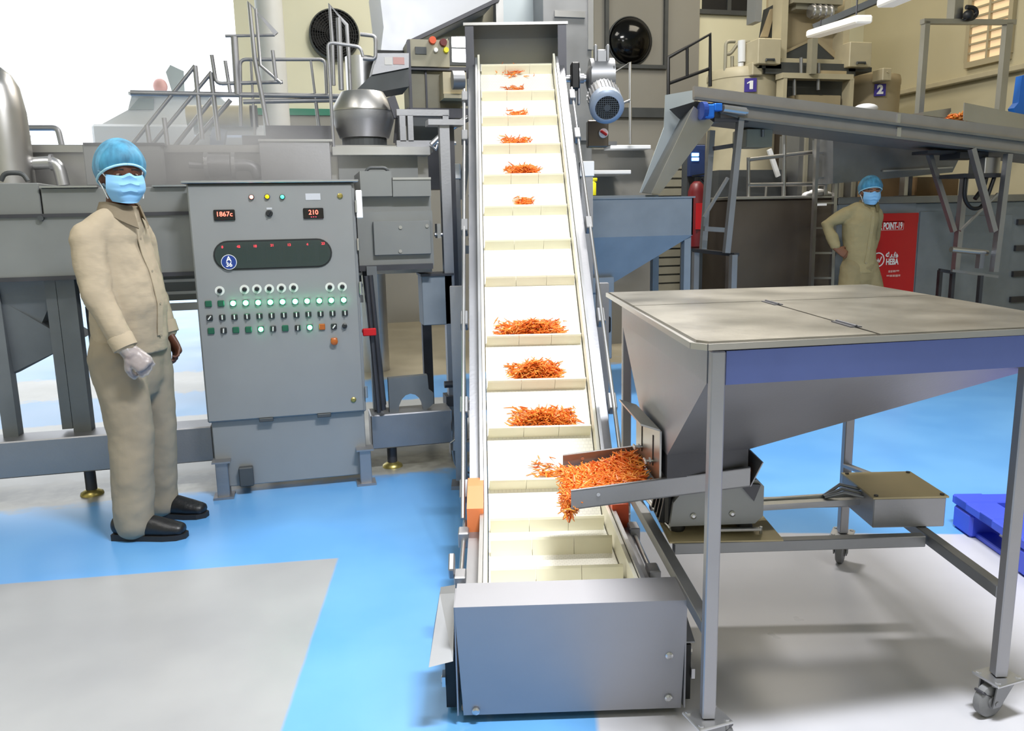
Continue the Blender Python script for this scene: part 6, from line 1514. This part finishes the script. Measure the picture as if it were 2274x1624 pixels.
def skin_body(root, name, m, J, hx, s=1.0):
    mb = MB(TURN)
    sleeve(mb, [J['pel'], J['che'], J['nek']-V((0, 0, .05))], [(.13, .095), (.145, .10), (.10, .07)], J['l'])
    sleeve(mb, [J['nek']-V((0, 0, .07)), J['nek'], hx @ V((-.012, 0, -.05))], [(.066, .062), (.056, .056), (.052, .056)], J['l'], n=16)
    for s_ in 'RL':
        sleeve(mb, [J['sh'+s_], J['el'+s_], J['wr'+s_]], [.046, .036, .025], J['l'], n=14)
        sleeve(mb, [J['hip'+s_], J['kn'+s_], J['an'+s_]], [.072, .050, .038], J['l'], n=14)
        sleeve(mb, [J['an'+s_]-V((0, 0, .02)), J['an'+s_]+J['toe'+s_]*.14-V((0, 0, .05))], [(.032, .035), (.034, .022)], J['l'], n=12)
        d, palm, curl, th = J['hand'+s_]
        make_hand(mb, J['wr'+s_]+V(d).normalized()*.01, d, palm, curl, 1.0, 0, th)
    head_lofts(mb, hx)
    return fuse(mb, name, m, root, .0058, 2)
fwdd = V((.55, -.15, -.82))
J1 = dict(pel=pel, che=che, nek=nek, l=l1v, shR=shR, shL=shL, elR=elR, wrR=wrR, elL=elL, wrL=wrL, hipR=hipR, hipL=hipL, knR=knR, knL=knL, anR=anR, anL=anL, toeR=V((1, .04, 0)), toeL=V((1, -.1, 0)),
          handR=(V((.62, .0, -.62)), V((-.35, .75, -.4)), 66, -1), handL=(V((.42, -.15, -.85)), V((-.5, -.75, -.2)), 42, 1))
body1 = skin_body(P1, 'body', M['skin_dark'], J1, HX1)
face_children(P1, TURN @ HX1)
cap_shell(TURN @ HX1, .104, .084, .112, .012, R(-2), .004, 'hair', M['hair_black'], P1, tilt=R(14))
net, rim = cap_shell(TURN @ HX1, .128, .104, .134, .014, R(-14), 0, 'hairnet', M['hairnet_blue'], P1, fx=-.012, pleat=.018, tilt=R(27), n=78)
t = MB(TURN @ HX1); t.pipe([p*1.0 for p in rim]+[rim[0]], .0055, 6); t.out('hairnet_band', M['hairnet_band'], net, smooth=70)
mask_part(P1, TURN @ HX1, M['mask_blue'])
# shirt
mb = MB(TURN)
hem = pel+V((.005, 0, -.035))
sleeve(mb, [hem-V((0, 0, .02)), pel+f1*.012+V((0, 0, .06)), pel+f1*.020+V((0, 0, .15)), (pel+che)/2+f1*.022+V((0, 0, .06)), che+f1*.004, che+V((0, 0, .09)), nek-V((0, 0, .105))-f1*.012, nek-V((0, 0, .055))-f1*.006, nek+V((0, 0, .0))],
       [(.176, .146), (.172, .146), (.170, .150), (.168, .144), (.172, .134), (.168, .122), (.146, .100), (.100, .082), (.074, .070)], l1v, caps=False, n=28)
for s_ in 'RL':
    sh, el, wr = J1['sh'+s_], J1['el'+s_], J1['wr'+s_]
    sleeve(mb, [nek-V((0, 0, .055)), nek*.5+sh*.5-V((0, 0, .012)), sh+V((0, 0, .004))], [(.055, .06), (.062, .068), (.070, .070)], f1, n=18)
    sleeve(mb, [sh+V((0, 0, .0)), sh*.7+el*.3, el*.8+sh*.2, el, el*.6+wr*.4, wr*.92+el*.08], [(.074, .072), (.073, .070), (.064, .063), (.062, .061), (.056, .055), (.048, .047)], l1v, n=18)
shirt1 = fuse(mb, 'shirt', M['khaki'], P1, .008, 5, folds=.017, fscale=.10)
shirt_trim(shirt1, nek, f1, l1v, [(nek.z-.075-.07*k) for k in range(8)], M['khaki'], M['khaki_trouser'], TURN, pel)
for el, wr in ((elR, wrR), (elL, wrL)):
    mb = MB(TURN); d = (wr-el).normalized(); mb.lathe([(.050, -.060), (.052, -.055), (.050, -.004), (.042, -.004)], wr, d, n=20); mb.out('cuff', M['khaki'], shirt1, smooth=60)
# trousers
mb = MB(TURN)
sleeve(mb, [pel-V((0, 0, .19))-f1*.022, pel-V((0, 0, .09))-f1*.022, pel+V((0, 0, .05))], [(.165, .140), (.172, .150), (.160, .125)], l1v, n=26)
for s_ in 'RL':
    hp, kn, an = J1['hip'+s_], J1['kn'+s_], J1['an'+s_]
    sleeve(mb, [hp, hp*.6+kn*.4, kn, kn*.5+an*.5, an+V((0, 0, .04)), an+V((0, 0, -.035))], [(.105, .122), (.097, .114), (.086, .102), (.083, .094), (.080, .090), (.078, .086)], l1v, n=20)
fuse(mb, 'trousers', M['khaki_trouser'], P1, .0095, 5, folds=.016, fscale=.12)
shoe(P1, TURN @ V((-1.765, 3.462, 0)), R(0)+TURN.to_euler().z, M['shoe_black']); shoe(P1, TURN @ V((-1.765, 3.745, 0)), R(-6)+TURN.to_euler().z, M['shoe_black'])
# clear glove on the near hand
mb = MB(TURN); d, palm, curl, th = J1['handR']; make_hand(mb, wrR+V(d).normalized()*.01, d, palm, curl, 1.04, .0028, th); d_ = V(d).normalized(); sleeve(mb, [wrR-d_*.03, wrR+d_*.03], [(.036, .032), (.040, .026)], l1v, n=14)
fuse(mb, 'glove', M['glove_film'], P1, .006, 2, folds=.006, fscale=.02)
# ================= second worker, by the red board
bx, by = 5.22, 6.72
P2 = thing('person', 'person in khaki work clothes with one hand on the hip, beside the red board', 'person', (bx, by, 0), 0)
F2 = R(-100); f2 = V((math.cos(F2), math.sin(F2), 0)); l2 = V((-math.sin(F2), math.cos(F2), 0))
def q2(px, py, dv=0): return P(px, py, v=by+dv)
pel = q2(1908, 585); che = q2(1908, 500); nek = q2(1929, 447); hd2 = q2(1933, 424, -.04)
shR, shL = q2(1882, 474, .02), q2(1945, 478, .05)
elR, wrR = q2(1836, 500, .10), q2(1858, 552, -.02)
elL, wrL = q2(1940, 530, .17), q2(1927, 572, .20)
hipR, hipL = pel+V((-.075, 0, -.03)), pel+V((.075, 0, -.03))
knR, knL = V((pel.x-.14, by-.03, .48)), V((pel.x+.20, by-.05, .48)); anR, anL = V((pel.x-.16, by+.05, .10)), V((pel.x+.27, by+.03, .10))
up2 = (nek-pel).normalized()
HX2 = Matrix.Translation(hd2) @ Matrix.Rotation(R(-108), 4, 'Z') @ Matrix.Rotation(R(8), 4, 'Y')
J2 = dict(pel=pel, che=che, nek=nek, l=l2, shR=shR, shL=shL, elR=elR, wrR=wrR, elL=elL, wrL=wrL, hipR=hipR, hipL=hipL, knR=knR, knL=knL, anR=anR, anL=anL, toeR=V((-.2, -1, 0)), toeL=V((.2, -1, 0)),
          handR=(V((.72, -.12, -.45)), V((.2, .9, -.1)), 25, 1), handL=(V((-.1, .1, -1)), V((-.8, .3, 0)), 40, -1))
T0 = TURN; TURN = Matrix.Identity(4)
skin_body(P2, 'body', M['skin_tan'], J2, HX2)
face_children(P2, HX2)
cap_shell(HX2, .104, .084, .112, .012, R(-2), .004, 'hair', M['hair_black'], P2, tilt=R(14))
net, rim = cap_shell(HX2, .126, .108, .130, .014, R(-10), 0, 'hairnet', M['hairnet_blue'], P2, fx=-.010, pleat=.018, tilt=R(24), n=78)
t = MB(HX2); t.pipe([p*1.0 for p in rim]+[rim[0]], .005, 6); t.out('hairnet_band', M['hairnet_band'], net, smooth=70)
mask_part(P2, HX2, M['mask_blue'])
mb = MB()
sleeve(mb, [pel-V((0, 0, .09)), pel+V((0, 0, .0)), (pel+che)/2, che, che*.35+nek*.65-V((0, 0, .035)), nek-V((0, 0, .075)), nek-V((0, 0, .03))], [(.165, .128), (.152, .125), (.150, .128), (.162, .128), (.150, .112), (.105, .085), (.070, .068)], l2, caps=False, n=28)
for s_ in 'RL':
    sh, el, wr = J2['sh'+s_], J2['el'+s_], J2['wr'+s_]
    sleeve(mb, [nek-V((0, 0, .065)), nek*.5+sh*.5-V((0, 0, .015)), sh], [(.055, .058), (.060, .064), (.066, .066)], (0, 1, 0), n=18)
    sleeve(mb, [sh, sh*.6+el*.4, el, el*.5+wr*.5, wr*.9+el*.1], [(.070, .068), (.066, .064), (.060, .058), (.055, .054), (.048, .046)], (0, 1, 0), n=18)
sh2 = fuse(mb, 'shirt', M['khaki_warm'], P2, .0085, 5, folds=.016, fscale=.1)
shirt_trim(sh2, nek, f2, l2, [(nek.z-.08-.07*k) for k in range(8)], M['khaki_warm'], M['khaki'], None, pel)
mb = MB(); sleeve(mb, [pel-V((0, 0, .15)), pel-V((0, 0, .05)), pel+V((0, 0, .05))], [(.150, .125), (.155, .128), (.145, .115)], l2, n=26)
for s_ in 'RL':
    hp, kn, an = J2['hip'+s_], J2['kn'+s_], J2['an'+s_]
    sleeve(mb, [hp, hp*.5+kn*.5, kn, kn*.5+an*.5, an+V((0, 0, -.01))], [(.108, .112), (.098, .104), (.088, .092), (.082, .086), (.078, .082)], (1, 0, 0), n=20)
fuse(mb, 'trousers', M['khaki_warm_dark'], P2, .010, 4, folds=.016, fscale=.08)
shoe(P2, anR+V((0, .04, -.10)), R(-105), M['shoe_black']); shoe(P2, anL+V((0, .04, -.10)), R(-75), M['shoe_black'])
TURN = T0
# ---------------------------------------------------------------- steam drifting off the fryer
def steam(loc, rad, dens, lab):
    m = bpy.data.materials.new('steam'); m.use_nodes = True; nt = m.node_tree; n = nt.nodes; l = nt.links
    n.remove(n['Principled BSDF'])
    vs = n.new('ShaderNodeVolumeScatter'); vs.inputs['Color'].default_value = (.96, .98, 1, 1)
    tc = n.new('ShaderNodeTexCoord'); ln_ = n.new('ShaderNodeVectorMath'); ln_.operation = 'LENGTH'; l.new(tc.outputs['Object'], ln_.inputs[0])
    mr = n.new('ShaderNodeMapRange'); mr.interpolation_type = 'SMOOTHERSTEP'; l.new(ln_.outputs['Value'], mr.inputs['Value'])
    mr.inputs['From Min'].default_value = 0; mr.inputs['From Max'].default_value = 1; mr.inputs['To Min'].default_value = dens; mr.inputs['To Max'].default_value = 0
    nz = n.new('ShaderNodeTexNoise'); nz.inputs['Scale'].default_value = 1.7; nz.inputs['Detail'].default_value = 2; l.new(tc.outputs['Object'], nz.inputs['Vector'])
    mu = n.new('ShaderNodeMath'); mu.operation = 'MULTIPLY'; l.new(mr.outputs['Result'], mu.inputs[0]); l.new(nz.outputs['Fac'], mu.inputs[1])
    l.new(mu.outputs[0], vs.inputs['Density']); l.new(vs.outputs[0], n['Material Output'].inputs['Volume'])
    mb = MB(); mb.ball((0, 0, 0), 1.0, 24, 14)
    o = mb.out('steam', m, None, smooth=80); o.location = loc; o.scale = rad
    return tag(o, lab, 'steam', None, 'stuff')
steam(P(455, 385, v=4.75), (1.05, .50, .52), 6.5, 'soft white steam drifting behind the worker and over the control cabinet top')
